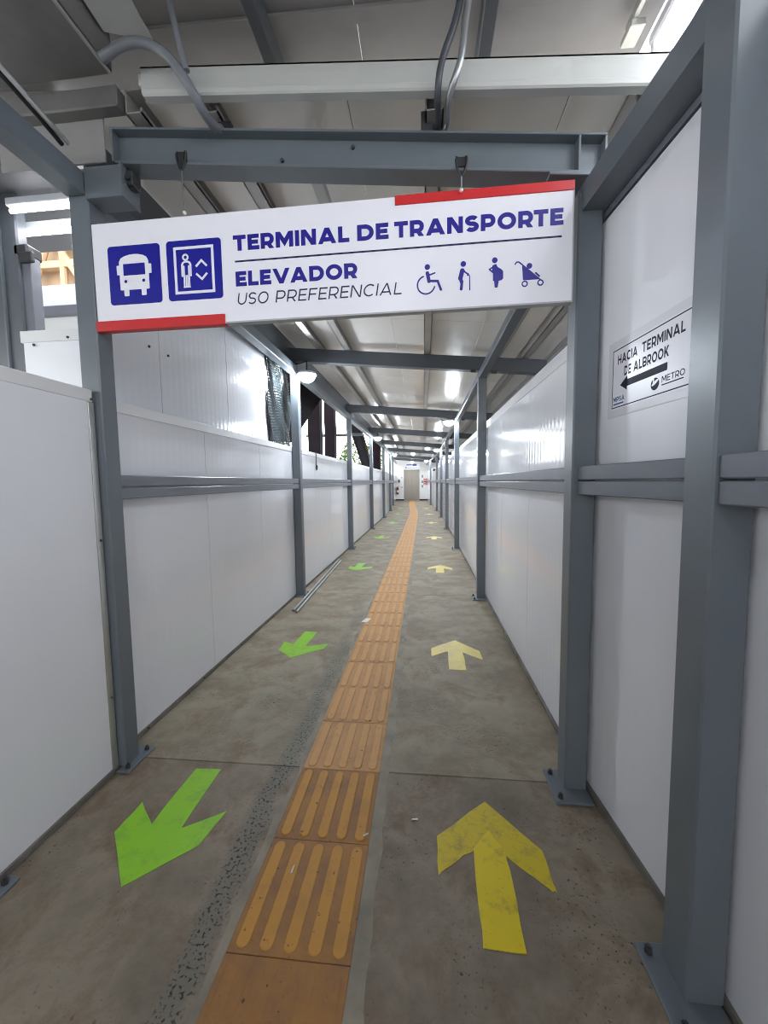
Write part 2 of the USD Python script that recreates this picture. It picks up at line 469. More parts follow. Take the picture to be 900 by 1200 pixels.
def words(t, text, spans, stroke, gap, y0, cap, mat, place, shear=0.0):
    """Each word of a line is a part of its own, set between its own two ends."""
    for w, (a, b) in zip(text.split(), spans):
        part('word', place(lettering(w, stroke, gap, a, b, y0, cap, shear)), mat, t, label=f'the word {w}')


# ------------------------------------------------------------------ the corridor's measures (metres)
PY = [1.78, 4.83, 8.42, 11.98, 15.75, 19.4, 24.0]       # near faces of the posts
YE = 30.2                                                       # end wall
XL, XR = -1.65, 0.775                                           # faces of the wall panels
PITCHR = -0.09
RAF = 2.985                                                     # top of the rafters at x = 0
ORD = ['first', 'second', 'third', 'fourth', 'fifth', 'sixth', 'seventh', 'eighth']

# floor: slabs with open joints at the posts
fl = thing('floor', 'worn grey brown concrete floor of the corridor, dirty and pitted beside the paving strip', 'floor', kind='structure')
joints = [-8, 1.87, 5.0, 8.6, 12.2, 15.9, 19.4, 24.0, YE + 0.1]
for i in range(len(joints) - 1):
    for (a, b) in ((-1.74, -0.627), (-0.705, -0.15), (-0.228, 0.92)):
        if a == -0.705:
            continue
        lo = 1.05 if a > -0.5 else 0
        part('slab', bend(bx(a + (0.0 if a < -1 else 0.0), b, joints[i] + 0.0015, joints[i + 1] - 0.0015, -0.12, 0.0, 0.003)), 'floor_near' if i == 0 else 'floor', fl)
    part('slab', bend(bx(-0.705, -0.15, joints[i], joints[i + 1], -0.12, -0.009)), 'floor', fl)

# tactile paving: 0.4 m tiles with five bars, in a recess between two mortar bands
strip = thing('tactile_paving', 'ochre tactile paving strip with raised bars running down the middle of the floor', 'tactile paving', (-0.43, 1.06, 0))
TW = 0.4
T0 = 1.0633
def ragged(xi, xo, amp, step, seed):
    """A mortar band with a straight edge at the tiles (xi) and a ragged outer edge about xo."""
    yv = np.arange(-2.0, YE - 0.25, step)
    w = meshkit.fbm(np.stack([yv * 5.0, yv * 0 + seed, yv * 0], 1), 4, seed)
    xe = xo + (w - 0.5) * 2 * amp
    n = len(yv)
    v = np.vstack([np.stack([x, yv, np.full(n, z)], 1) for x, z in ((np.full(n, xi), 0.0008), (xe, 0.0008), (xe, -0.012), (np.full(n, xi), -0.012))])
    f = []
    for k in range(4):
        a, b = k * n, (k + 1) % 4 * n
        for i in range(n - 1):
            f += [[a + i, b + i, b + i + 1], [a + i, b + i + 1, a + i + 1]]
    f += [[0, n, 2 * n], [0, 2 * n, 3 * n], [n - 1, 3 * n - 1, 2 * n - 1], [n - 1, 4 * n - 1, 3 * n - 1]]
    m = trimesh.Trimesh(v, f, process=False)
    trimesh.repair.fix_normals(m)
    return bend(m)


part('mortar_band', ragged(-0.6268, -0.655, 0.024, 0.03, 3), 'mortar', strip)
part('mortar_band', ragged(-0.2282, -0.178, 0.03, 0.03, 5), 'mortar', strip)


def bar_mesh(xc, ya, yb, z0, w=0.045, hgt=0.0055):
    """A raised bar with round ends and sloping sides."""
    st = []
    for r, z in ((w / 2, z0), (w / 2 - 0.0015, z0 + hgt * 0.7), (w / 2 - 0.005, z0 + hgt)):
        for e, (yc, a0) in enumerate(((yb - w / 2, 0), (ya + w / 2, 180))):
            for k in range(6):
                t = math.radians(a0 + k * 36)
                st.append((xc + r * math.cos(t), yc + r * math.sin(t), z))
    return trimesh.convex.convex_hull(np.array(st))


n = 0
while T0 + TW * (n - 2) < YE - 0.7:
    ya = T0 + TW * (n - 2)
    y0, y1 = ya + 0.001, ya + TW - 0.001
    dz = float(rng.uniform(-0.0008, 0.0008))
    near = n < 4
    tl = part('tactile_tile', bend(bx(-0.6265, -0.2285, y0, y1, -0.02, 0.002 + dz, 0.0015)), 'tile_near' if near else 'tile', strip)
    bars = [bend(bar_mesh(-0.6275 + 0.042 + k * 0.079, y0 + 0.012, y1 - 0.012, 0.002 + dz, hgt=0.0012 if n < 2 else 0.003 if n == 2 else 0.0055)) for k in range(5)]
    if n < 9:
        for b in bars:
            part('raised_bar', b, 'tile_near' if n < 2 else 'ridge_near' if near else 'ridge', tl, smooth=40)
    else:
        part('raised_bars', bars, 'ridge', tl, smooth=40)
    n += 1

# ------------------------------------------------------------------ wall panels
wl = thing('wall_left', 'white sandwich panel wall along the left side of the corridor', 'wall', kind='structure')
wr = thing('wall_right', 'white sandwich panel wall along the right side of the corridor', 'wall', kind='structure')


def bay_cuts(a, b, first=None):
    cuts = [a]
    y = first if first else a + 1.0
    while y < b - 0.3:
        cuts.append(y)
        y += 1.0
    return cuts + [b]


def screws(x, ya, yb, z, step, s):
    out = []
    y = ya
    while y < yb:
        m = trimesh.creation.icosphere(subdivisions=1, radius=0.006)
        m.apply_translation((x + s * 0.002, y, z))
        out.append(bend(m))
        y += step
    return out


# near left panel: flush in front of the first post, with a galvanised edge
part('panel', bx(-1.63, -1.58, -8, -0.2, 0.03, 1.89), 'panel_near', wl)
part('panel', bx(-1.63, -1.58, -0.196, 1.735, 0.03, 1.89), 'panel_near', wl)
part('top_cap', bx(-1.635, -1.577, -8, 1.765, 1.868, 1.925, 0.002), 'cap', wl)
part('edge_strip', bx(-1.62, -1.577, 1.737, 1.772, 0.015, 1.867, 0.002), 'galv', wl)
part('base_angle', bx(-1.63, -1.572, -8, 1.772, 0.0, 0.03, 0.003), 'base_angle', wl)
part('screw', screws(-1.577, 1.755, 1.76, 1.88, 1, 1) + screws(-1.577, 1.755, 1.76, 1.2, 1, 1) + screws(-1.577, 1.755, 1.76, 0.4, 1, 1), 'bolt', wl)
for i in range(len(PY)):
    a, b = PY[i] + (0.105 if i == 0 else 0.0), (PY[i + 1] if i + 1 < len(PY) else YE)
    if i:
        a += 0.0
    cuts = bay_cuts(a, b, {0: 2.85, 1: 5.85}.get(i))
    for k in range(len(cuts) - 1):
        part('panel', bend(bx(XL - 0.05, XL, cuts[k] + 0.0015, cuts[k + 1] - 0.0015, 0.03, 1.89, 0.0015)), 'panel', wl)
    part('top_cap', bend(bx(XL - 0.055, XL + 0.003, a, b, 1.862, 1.922, 0.002)), 'cap', wl)
    part('base_angle', bend(bx(XL - 0.05, XL + 0.004, a, b, 0.0, 0.035, 0.003)), 'base_angle', wl)
    if i < 3:
        part('screw', screws(XL + 0.004, a + 0.2, b, 0.02, 0.6, 1), 'bolt', wl)

# right wall: tall panel beside the near posts, then panels lower than the eaves
def skew_panel(xa, ya, xb, yb, z0, z1, th, ch=0.0015):
    m = bx(0, 1, 0, 1, z0, z1, 0)
    v = np.array(m.vertices)
    y = ya + v[:, 1] * (yb - ya)
    x = xa + v[:, 1] * (xb - xa) + v[:, 0] * th
    m.vertices = np.stack([x, y, v[:, 2]], 1)
    return m


part('panel', skew_panel(0.83, -8, 0.832, 1.19, 0.03, 2.60, 0.05), 'panel_near', wr)
part('panel', skew_panel(0.832, 1.194, 0.768, 1.90, 0.03, 2.56, 0.05), 'panel_near', wr)
part('top_cap', skew_panel(0.829, 1.194, 0.764, 1.90, 2.57, 2.60, 0.06), 'rail', wr)
part('base_angle', skew_panel(0.822, 1.194, 0.757, 1.90, 0.0, 0.032, 0.06), 'base_angle', wr)
part('base_angle', skew_panel(0.82, -8, 0.822, 1.19, 0.0, 0.032, 0.06), 'base_angle', wr)
for i in range(len(PY)):
    a, b = PY[i] + (0.125 if i == 0 else 0.0), (PY[i + 1] if i + 1 < len(PY) else YE)
    cuts = bay_cuts(a, b, {0: 3.0, 1: 5.85}.get(i))
    for k in range(len(cuts) - 1):
        part('panel', bend(bx(XR, XR + 0.05, cuts[k] + 0.0015, cuts[k + 1] - 0.0015, 0.03, 2.15, 0.0015)), 'panel', wr)
    part('top_cap', bend(bx(XR - 0.003, XR + 0.055, a, b, 2.11, 2.19, 0.002)), 'cap', wr)
    part('base_angle', bend(bx(XR - 0.012, XR + 0.05, a, b, 0.0, 0.03, 0.003)), 'base_angle', wr)
    if i < 2:
        part('screw', screws(XR - 0.012, a + 0.2, b, 0.018, 0.55, -1), 'bolt', wr)

# ------------------------------------------------------------------ posts
POST_AT = ['standing at the left end of the hanging sign', 'carrying the nearest round lamp']


def post(x0, x1, y0, y1, top, plate, side, label):
    o = sx(y0)
    t = thing('steel_post', label, 'post', ((x0 + x1) / 2 + o, (y0 + y1) / 2, 0), group='grey steel posts along the corridor')
    mv = lambda m: (m.apply_translation((o, 0, 0)), m)[1]
    part('shaft', mv(bx(x0, x1, y0, y1, 0.008, top, 0.006)), 'steel', t)
    px0, px1, py0, py1 = plate
    part('base_plate', mv(bx(px0, px1, py0, py1, 0.0, 0.012, 0.003)), 'steel', t)
    inner = px1 - 0.028 if side < 0 else px0 + 0.028
    for yy in (py0 + 0.03, py1 - 0.03):
        m = trimesh.creation.cylinder(radius=0.012, height=0.016, sections=6)
        m.apply_translation((inner + o, yy, 0.02))
        s = trimesh.creation.cylinder(radius=0.006, height=0.01, sections=8)
        s.apply_translation((inner + o, yy, 0.031))
        part('anchor_bolt', [m, s], 'bolt', t)
    return t


for i, y in enumerate(PY):
    zt = 2.951 if i else 2.93
    lab = ['grey steel box post at the left end of the hanging sign',
           'grey steel post on the left with the nearest round lamp beside its top'][i] if i < 2 else f'grey steel post against the left white wall, {ORD[i]} counted from the hanging sign'
    post(-1.645, -1.545, y, y + 0.1, zt, (-1.637, -1.50, y - 0.035, y + 0.165), -1, lab)
for i, y in enumerate(PY):
    y = y + 0.04
    lab = ['grey steel box post at the right end of the hanging sign',
           'grey post on the right, next past the sign, below the cut end of a rafter'][i] if i < 2 else f'grey steel post against the right white wall, {ORD[i]} counted from the hanging sign'
    post(0.655, 0.757, y, y + 0.1, 2.752 if i else 2.68, (0.592, 0.759, y - 0.085, y + 0.125), 1, lab)
post(0.72, 0.822, 1.06, 1.175, 2.95, (0.655, 0.815, 0.97, 1.205), 1, 'big near grey steel post at the right edge of the picture')
post(-1.735, -1.635, 1.105, 1.205, 2.80, (-1.565, -1.512, 1.05, 1.215), -1, 'near left steel post of which only the foot shows at the picture edge')


# ------------------------------------------------------------------ double rails between the posts
def rail(xa, ya, xb, yb, side, label, z=1.464):
    t = thing('double_rail', label, 'rail', ((xa + xb) / 2, (ya + yb) / 2, z - 0.065), group='double steel rails across the panels')
    for name, z0, z1 in (('upper_tube', z + 0.003, z + 0.063), ('lower_tube', z - 0.062, z - 0.003)):
        m = bx(0, 1, 0, 1, z0, z1, 0)
        m = bx(-0.025, 0.025, -0.5, 0.5, z0, z1, 0.004)
        v = np.array(m.vertices)
        tt = v[:, 1] + 0.5
        v[:, 0] += xa + (xb - xa) * tt
        v[:, 1] = ya + (yb - ya) * tt
        m.vertices = v
        part(name, m, 'rail', t)


RY = PY + [YE - 0.1]
for i in range(len(PY)):
    a, b = PY[i] + 0.1, RY[i + 1]
    w = 'between the sign post and the lamp post' if i == 0 else 'of the last bay before the lift' if i == 6 else f'between {ORD[i]} and {ORD[i+1]} posts past the sign'
    rail(-1.585 + sx(a), a, -1.585 + sx(b), b, -1, f'double grey rail on the left panels {w}', 1.458)
    a, b = a + 0.04, b + 0.04
    w = 'between the sign post and the next post' if i == 0 else 'of the last bay before the lift' if i == 6 else f'between {ORD[i]} and {ORD[i+1]} posts past the sign'
    rail(0.70 + sx(a), a, 0.70 + sx(b), b, 1, f'double grey rail on the right panels {w}')
rail(0.765, 1.175, 0.705, 1.82, 1, 'short double grey rail under the paper notice on the right')
rail(0.79, -1.6, 0.755, 1.06, 1, 'double grey rail at the right picture edge, nearer than the big post')

# ------------------------------------------------------------------ header tubes along the tops of the posts
for i in range(len(PY)):
    a, b = PY[i] + 0.1, RY[i + 1]
    w = 'between the sign and the first lamp' if i == 0 else 'in the last bay before the lift' if i == 6 else f'between {ORD[i]} and {ORD[i+1]} posts past the sign'
    solo('header_tube', bend(bx(-1.65, -1.55, a, b, 2.815, 2.915, 0.005)), 'steel', f'grey header tube over the left openings {w}', 'beam', 'header tubes of the corridor frame')
    w = 'just past the sign' if i == 0 else 'in the last bay before the lift' if i == 6 else f'between {ORD[i]} and {ORD[i+1]} posts past the sign'
    solo('header_tube', bend(bx(0.658, 0.745, a + 0.04, b + 0.04, 2.685, 2.765, 0.005)), 'steel', f'grey header tube over the right wall {w}', 'beam', 'header tubes of the corridor frame')
solo('header_tube', bx(-1.65, -1.55, -2.0, 1.78, 2.812, 2.912, 0.005), 'steel', 'grey header tube crossing the upper left corner above the near wall', 'beam', 'header tubes of the corridor frame')
solo('header_tube', skew_panel(0.735, 1.12, 0.665, 1.86, 2.595, 2.70, 0.10), 'steel', 'grey header tube over the paper notice, between the two near right posts', 'beam', 'header tubes of the corridor frame')

# ------------------------------------------------------------------ portal beam of the sign: an I section
PB = -0.107


def pbm(x0, x1, y0, y1, z0, z1, ch=0.002):
    return tilt(bx(x0, x1, y0, y1, z0, z1, ch), PB)


t = thing('portal_beam', 'grey steel I beam across the corridor from which the sign hangs', 'beam', (-0.33, 1.82, 2.8))
zt = 2.939
part('top_flange', pbm(-1.405, 0.745, 1.77, 1.87, zt - 0.010, zt), 'steel', t)
part('web', pbm(-1.405, 0.745, 1.816, 1.824, zt - 0.146, zt - 0.008, 0), 'steel', t)
part('bottom_flange', pbm(-1.39, 0.745, 1.77, 1.87, zt - 0.155, zt - 0.144), 'steel', t)
for x in (-1.405, 0.635, 0.737):
    part('stiffener_plate', pbm(x, x + 0.008, 1.772, 1.868, zt - 0.146, zt - 0.008, 0), 'steel', t)
part('bearing_plate', pbm(0.52, 0.70, 1.765, 1.875, zt - 0.167, zt - 0.155), 'steel', t)
for x, z in ((-0.62, 2.905), (-0.30, 2.93), (-1.35, 2.85)):
    m = trimesh.creation.cylinder(radius=0.008, height=0.014, sections=6)
    m.apply_transform(trimesh.transformations.rotation_matrix(math.pi / 2, (1, 0, 0)))
    m.apply_translation((x, 1.812, z + PB * 0))
    part('bolt_head', m, 'bolt', t)
t = thing('post_bracket', 'stub of grey box section on the left sign post that carries the beam end', 'bracket', (-1.45, 1.82, 2.8))
part('stub', bx(-1.546, -1.365, 1.765, 1.875, 2.79, 2.925, 0.004), 'steel', t)
part('end_plate', bx(-1.365, -1.357, 1.76, 1.88, 2.785, 2.93, 0.001), 'steel', t)
part('lug', [bx(-1.357, -1.325, 1.79, 1.85, 2.85, 2.915, 0.004), rod((-1.341, 1.78, 2.88), (-1.341, 1.86, 2.88), 0.014, 8)], 'bolt', t)

# rafters
for i in range(1, len(PY) + 1):
    y = (PY + [27.2])[i]
    t = thing('rafter', 'grey rafter across the roof of the last bay before the lift wall' if i == 7 else f'grey box section rafter across the roof over the {ORD[i]} pair of posts' if i > 1 else 'grey rafter over the lamp post, its cut end sticking out at the right',
              'beam', (float(sx(y)), y + 0.05, 2.85), group='rafters of the corridor roof')
    m = tilt(bx(-1.70, 1.43, y, y + 0.10, RAF - 0.16, RAF, 0.005), PITCHR)
    part('box_section', bend(m), 'steel_dark', t)
    part('end_cap', bend(tilt(bx(1.43, 1.436, y + 0.003, y + 0.097, RAF - 0.157, RAF - 0.003, 0), PITCHR)), 'rail', t)
    for x in (0.56, 0.80):
        part('clip_angle', bend(tilt(bx(x, x + 0.06, y - 0.012, y, RAF - 0.19, RAF - 0.155, 0.001), PITCHR)), 'bolt', t)

# purlins on the rafters, C section with lips
def purlin_mesh(x, y0, y1, z, w=0.075, h=0.10):
    return [bx(x, x + 0.006, y0, y1, z, z + h), bx(x, x + w, y0, y1, z, z + 0.006), bx(x, x + w, y0, y1, z + h - 0.006, z + h), bx(x + w - 0.006, x + w, y0, y1, z, z + 0.022)]


for x, lab in ((-1.30, 'galvanised purlin along the roof just inside the left wall'), (-0.95, 'galvanised purlin along the roof, second from the left wall'),
               (0.015, 'galvanised purlin along the middle of the roof'), (0.83, 'galvanised purlin along the roof just above the right posts'),
               (1.15, 'galvanised purlin along the roof outside the right wall')):
    z = RAF + PITCHR * x + 0.001
    segs = []
    for a, b in ((1.74, 16.5), (16.5, 19.4), (19.4, 24.0), (24.0, YE)):
        segs += [bend(m) for m in purlin_mesh(x, a, b, z)]
    solo('purlin', segs, 'purlin', lab, 'purlin', 'purlins under the roof panels')

# roof panels
ce = thing('ceiling', 'off-white sandwich panel roof over the corridor, pitched down to the right', 'ceiling', kind='structure')
yy = 1.72
k = 0
while yy < YE:
    y2 = min(yy + 1.15 if k else 1.79, YE + 0.2)
    y2 = min(y2, YE + 0.2)
    for (xa, xb) in ((-2.15 if k > 0 else -1.22, -0.32), (-0.317, 0.60), (0.603, 1.49)):
        part('roof_panel', bend(tilt(bx(xa, xb, yy, y2 - 0.004, RAF + 0.10, RAF + 0.15, 0.002), PITCHR)), 'roof', ce)
    yy = y2
    k += 1
segs = []
for a, b in ((1.72, 16.5), (16.5, 19.4), (19.4, 24.0), (24.0, YE)):
    segs += [bend(tilt(bx(1.485, 1.54, a, b, RAF + 0.085, RAF + 0.17, 0.003), PITCHR))]
solo('eave_trim', segs, 'flash', 'pale eave trim along the right edge of the roof', 'trim')
# edge flashing of the roof above the sign: a folded white channel
t = thing('edge_flashing', 'long off-white folded flashing closing the roof edge above the sign', 'flashing', (0, 1.70, 3.1))
part('face', tilt(bx(-1.19, 1.75, 1.695, 1.703, 3.035, 3.140, 0.001), -0.085), 'flash', t)
part('drip_lip', tilt(bx(-1.17, 1.75, 1.665, 1.71, 3.000, 3.031, 0.006), -0.085), 'flash', t)
part('top_return', tilt(bx(-1.19, 1.75, 1.695, 1.76, 3.132, 3.140, 0.001), -0.085), 'flash', t)

# ------------------------------------------------------------------ the higher near roof over the viewer
rn = thing('ceiling_near', 'grey metal roof over the near end, above the roof edge flashing', 'ceiling', kind='structure')
for (ya, yb, z) in ((-8.0, -2.0, 3.44), (-1.995, 0.7, 3.44), (0.705, 1.78, 3.44), (1.785, 2.6, 3.455)):
    for (xa, xb) in ((-2.4, -0.28), (-0.277, 0.30), (0.303, 1.0)):
        part('roof_panel', tilt(bx(xa, xb, ya, yb, z, z + 0.03, 0.002), -0.03), 'soffit', rn)
part('lap_strip', tilt(bx(-1.25, 1.0, 1.765, 1.825, 3.424, 3.44, 0.002), -0.03), 'soffit', rn)
for x, lab in ((-0.70, 'dark purlin under the near roof, left one'), (0.245, 'dark purlin under the near roof, right one beside the twin conduits')):
    solo('near_purlin', [tilt(m, -0.03) for m in (bx(x, x + 0.055, -8, 2.3, 3.32, 3.43, 0.003),)], 'steel_dark', lab, 'purlin', 'dark purlins under the near roof')
solo('eave_closure', bx(-1.66, -1.645, 1.9, 16.5, 2.916, 3.225), 'steel_dark', 'dark closing strip between the left header tubes and the roof', 'trim')
solo('roof_edge_angle', bx(1.105, 1.13, -8, 2.2, 3.35, 3.42, 0.003), 'black', 'black angle along the right edge of the near roof', 'trim')
# light batten at the top right
def batten(name, label, x, y0, y1, z, tubes):
    t = thing(name, label, 'light fixture', (x, (y0 + y1) / 2, z), group='tube light battens')
    part('housing', bx(x - 0.055, x + 0.055, y0, y1, z, z + 0.05, 0.008), 'enamel', t)
    for dx in tubes:
        part('tube', rod((x + dx, y0 + 0.03, z - 0.022), (x + dx, y1 - 0.03, z - 0.022), 0.014, 12), 'tube', t, smooth=40)
    for yy in (y0 + 0.01, y1 - 0.03):
        part('tube_holder', bx(x - 0.05, x + 0.05, yy, yy + 0.02, z - 0.042, z + 0.002, 0.003), 'enamel', t)
    return t


batten('tube_light', 'white tube light batten under the roof edge at the top right', 1.03, 0.6, 1.95, 3.32, (0.03,))
t = thing('light_bracket', 'pale bracket under the near roof beside the top right tube light', 'bracket', (0.9, 1.9, 3.35))
part('arm', bx(0.87, 0.89, 1.2, 1.93, 3.36, 3.40, 0.003), 'galv', t)
part('foot', bx(0.86, 0.92, 1.86, 1.95, 3.33, 3.36, 0.003), 'galv', t)
batten('tube_light', 'tube light batten over the viewer under the near roof', -0.25, -1.6, 0.15, 3.30, (-0.03, 0.03))

# sheet metal duct and fascia in the top left corner
t = thing('sheet_metal_duct', 'big dark sheet metal duct box in the upper left corner', 'duct', (-1.7, 0.6, 3.2))
part('box', bx(-2.3, -1.298, -1.5, 1.672, 3.20, 3.42, 0.004), 'duct', t)
part('corner_angle', bx(-1.312, -1.298, -1.5, 1.668, 3.197, 3.212, 0.002), 'galv', t)
t = thing('fascia', 'grey folded fascia plates under the duct, left of the beam end', 'fascia', (-1.5, 1.72, 2.95))
part('upper_fold', bx(-1.95, -1.31, 1.70, 1.76, 3.11, 3.195, 0.006), 'duct', t)
part('plate', bx(-1.95, -1.425, 1.755, 1.765, 2.93, 3.16, 0.002), 'soffit', t)
t = thing('sloping_flashing', 'light grey sloping sheet between the duct and the near roof', 'flashing', (-1.2, 1.2, 3.4))
m = trimesh.convex.convex_hull(np.array([(-1.29, 0.9, 3.40), (-1.285, 1.62, 3.31), (-1.14, 0.9, 3.45), (-1.14, 1.72, 3.36), (-1.29, 0.9, 3.41), (-1.285, 1.62, 3.32), (-1.14, 0.9, 3.46), (-1.14, 1.72, 3.37)]))
part('sheet', m, 'flash', t)

# conduits
def conduit(label, pts, r, mat='conduit', clamps=()):
    t = thing('conduit', label, 'conduit', tuple(pts[-1]))
    part('pipe', sweep(spline(pts, 28), r), mat, t, smooth=60)
    for c in clamps:
        part('clamp', bx(c[0] - 0.03, c[0] + 0.03, c[1] - 0.015, c[1] + 0.015, c[2] - 0.02, c[2] + 0.02, 0.004), 'black', t)


conduit('grey flexible conduit bending out of the duct down to the beam', [(-1.29, 1.60, 3.190), (-1.233, 1.60, 3.215), (-1.132, 1.60, 3.232), (-1.049, 1.61, 3.208), (-0.970, 1.615, 3.129), (-0.918, 1.635, 3.045), (-0.905, 1.715, 3.02), (-0.89, 1.79, 3.045)], 0.019,
        clamps=[(-0.872, 1.80, 3.055)])
conduit('straight grey conduit dropping from the near roof beside the bent one', [(-1.0, 1.59, 3.44), (-0.983, 1.595, 3.368), (-0.969, 1.60, 3.285), (-0.950, 1.61, 3.185), (-0.935, 1.615, 3.12)], 0.012)
conduit('dark conduit of the pair above the middle of the beam, left one', [(0.19, 1.59, 3.44), (0.143, 1.595, 3.228), (0.115, 1.60, 3.131), (0.078, 1.61, 3.043), (0.062, 1.63, 2.955), (0.066, 1.72, 2.945), (0.07, 1.79, 2.955)], 0.013, 'conduit_dark', clamps=[(0.045, 1.815, 2.965)])
conduit('shiny conduit of the pair above the middle of the beam, right one', [(0.225, 1.59, 3.44), (0.174, 1.595, 3.227), (0.158, 1.60, 3.128), (0.138, 1.61, 3.01), (0.112, 1.63, 2.955), (0.105, 1.72, 2.945), (0.10, 1.79, 2.955)], 0.013, 'pipe')
for off, mat, lab in ((0.0, 'black', 'black cable lying along the header tube at the upper left'), (0.03, 'galv', 'silvery cable lying along the header tube at the upper left')):
    t = thing('loose_cable', lab, 'cable', (-1.55, 1.3, 2.93))
    part('run', sweep(spline([(-1.54 + off, 0.9, 2.94), (-1.50 + off, 1.2, 2.955), (-1.51 + off, 1.45, 2.945 - off * 0.3), (-1.545 + off, 1.66, 2.94)], 20), 0.010, 8), mat, t, smooth=60)
    part('tie', bx(-1.54 + off, -1.49 + off, 1.30, 1.315, 2.93, 2.968, 0.002), 'black', t)
t = thing('junction_box', 'small black junction box on top of the beam beside the twin conduits', 'junction box', (0.04, 1.82, 2.94))
part('box', bx(0.0, 0.045, 1.80, 1.86, 2.935, 3.03, 0.004), 'black', t)
part('lid', bx(-0.003, 0.048, 1.795, 1.80, 2.932, 3.033, 0.001), 'conduit_dark', t)
t = thing('cable_duct', 'short pale cable duct hanging under the roof just behind the sign', 'cable duct', (-0.5, 2.2, 3.0))
part('tray', bx(-0.56, -0.50, 1.95, 2.9, 2.985, 3.03, 0.003), 'flash', t)
part('strap', [bx(-0.57, -0.49, 2.02, 2.05, 2.98, 3.125, 0.001)], 'galv', t)

# ------------------------------------------------------------------ the hanging sign
SG = np.array([-1.540, 1.785, 2.207])
SU = np.array([math.cos(0.0047), 0, math.sin(0.0047)])
SV = np.array([-math.sin(0.0047), 0, math.cos(0.0047)])
SN = np.array([0, -1.0, 0])
SW, SH = 2.166, 0.480
t = thing('hanging_sign', 'long white sign hung across the corridor reading TERMINAL DE TRANSPORTE and ELEVADOR with blue pictograms', 'sign', (-0.457, 1.79, 2.207))


def on_sign(shape, d=0.0012):
    return axes(ext(shape, d), SG + SN * 0.0, SU, SV, SN)


part('board', axes(bx(0, SW, 0, SH, -0.028, 0.0, 0.002), SG, SU, SV, SN), 'sign', t)
part('edge_trim', axes(trimesh.util.concatenate([bx(0.637, SW, -0.004, 0.003, -0.03, 0.003), bx(SW - 0.003, SW + 0.002, 0, SH, -0.03, 0.002)]), SG, SU, SV, SN), 'sign_edge', t)
part('red_bar', axes(bx(-0.003, 0.637, -0.008, 0.038, -0.03, 0.006, 0.001), SG, SU, SV, SN), 'red', t, label='red bar along the lower left edge of the sign')
part('red_bar', axes(bx(1.426, SW + 0.003, 0.443, SH + 0.002, -0.03, 0.004, 0.001), SG, SU, SV, SN), 'red', t, label='red bar along the upper right edge of the sign')


def rbox(x0, y0, x1, y1, r):
    return sbox(x0 + r, y0 + r, x1 - r, y1 - r).buffer(r)


part('pictogram', on_sign(rbox(0.0755, 0.109, 0.3355, 0.3725, 0.016)), 'blue', t, label='blue rounded square with white bus')
part('pictogram', on_sign(rbox(0.3675, 0.110, 0.632, 0.3745, 0.016)), 'blue', t, label='blue rounded square with lift passenger and arrows')
bus = unary_union([rbox(0.130, 0.174, 0.276, 0.29, 0.004), Polygon([(0.130, 0.25), (0.130, 0.300), (0.139, 0.316), (0.158, 0.325), (0.185, 0.331), (0.205, 0.332), (0.226, 0.331), (0.252, 0.325), (0.268, 0.316), (0.276, 0.300), (0.276, 0.25)]),
                   rbox(0.117, 0.243, 0.135, 0.285, 0.003), rbox(0.271, 0.243, 0.290, 0.285, 0.003), rbox(0.148, 0.146, 0.173, 0.18, 0.005), rbox(0.235, 0.146, 0.2595, 0.18, 0.005)])
bus = bus.difference(rbox(0.149, 0.2385, 0.2585, 0.291, 0.003)).difference(Point(0.1587, 0.2124).buffer(0.0075)).difference(Point(0.2483, 0.2128).buffer(0.0075))
part('bus_symbol', axes(ext(bus, 0.0022), SG, SU, SV, SN), 'sign', t)
frame = sbox(0.402, 0.138, 0.5955, 0.346).difference(sbox(0.414, 0.150, 0.5835, 0.334))
man = unary_union([Point(0.4588, 0.2995).buffer(0.0155).difference(Point(0.4588, 0.2995).buffer(0.0075)),
                   rbox(0.4362, 0.214, 0.4445, 0.272, 0.004), rbox(0.4778, 0.214, 0.486, 0.272, 0.004),
                   LineString([(0.4405, 0.262), (0.4445, 0.275), (0.4545, 0.280), (0.468, 0.280), (0.478, 0.275), (0.482, 0.262)]).buffer(0.0042),
                   LineString([(0.449, 0.26), (0.449, 0.170)]).buffer(0.0036), LineString([(0.473, 0.26), (0.473, 0.170)]).buffer(0.0036),
                   LineString([(0.458, 0.219), (0.458, 0.170)]).buffer(0.0026), LineString([(0.465, 0.219), (0.465, 0.170)]).buffer(0.0026),
                   LineString([(0.446, 0.168), (0.459, 0.168)]).buffer(0.0026), LineString([(0.463, 0.168), (0.476, 0.168)]).buffer(0.0026)])
arr = unary_union([LineString([(0.5075, 0.2555), (0.535, 0.281), (0.5605, 0.2555)]).buffer(0.0048, cap_style='flat', join_style='mitre'),
                   LineString([(0.5075, 0.2245), (0.535, 0.199), (0.5605, 0.2245)]).buffer(0.0048, cap_style='flat', join_style='mitre')])
part('lift_symbol', axes(ext(unary_union([frame, man, arr]), 0.0022), SG, SU, SV, SN), 'sign', t)
words(t, 'TERMINAL DE TRANSPORTE', [(0.690, 1.2228), (1.258, 1.395), (1.421, 2.125)], 0.26, 0.12, 0.310, 0.0665, 'blue2', on_sign)
part('rule', on_sign(sbox(0.695, 0.2605, 2.120, 0.2675)), 'navy', t)
words(t, 'ELEVADOR', [(0.695, 1.255)], 0.26, 0.12, 0.1555, 0.0645, 'blue2', on_sign)
words(t, 'USO PREFERENCIAL', [(0.697, 0.850), (0.878, 1.457)], 0.11, 0.20, 0.0745, 0.051, 'navy', on_sign, 0.17)
ln = lambda w, *p: LineString(p).buffer(w / 2)
arcp = lambda cx, cyy, r, a0, a1: [(cx + r * math.cos(math.radians(a)), cyy + r * math.sin(math.radians(a))) for a in np.linspace(a0, a1, 24)]
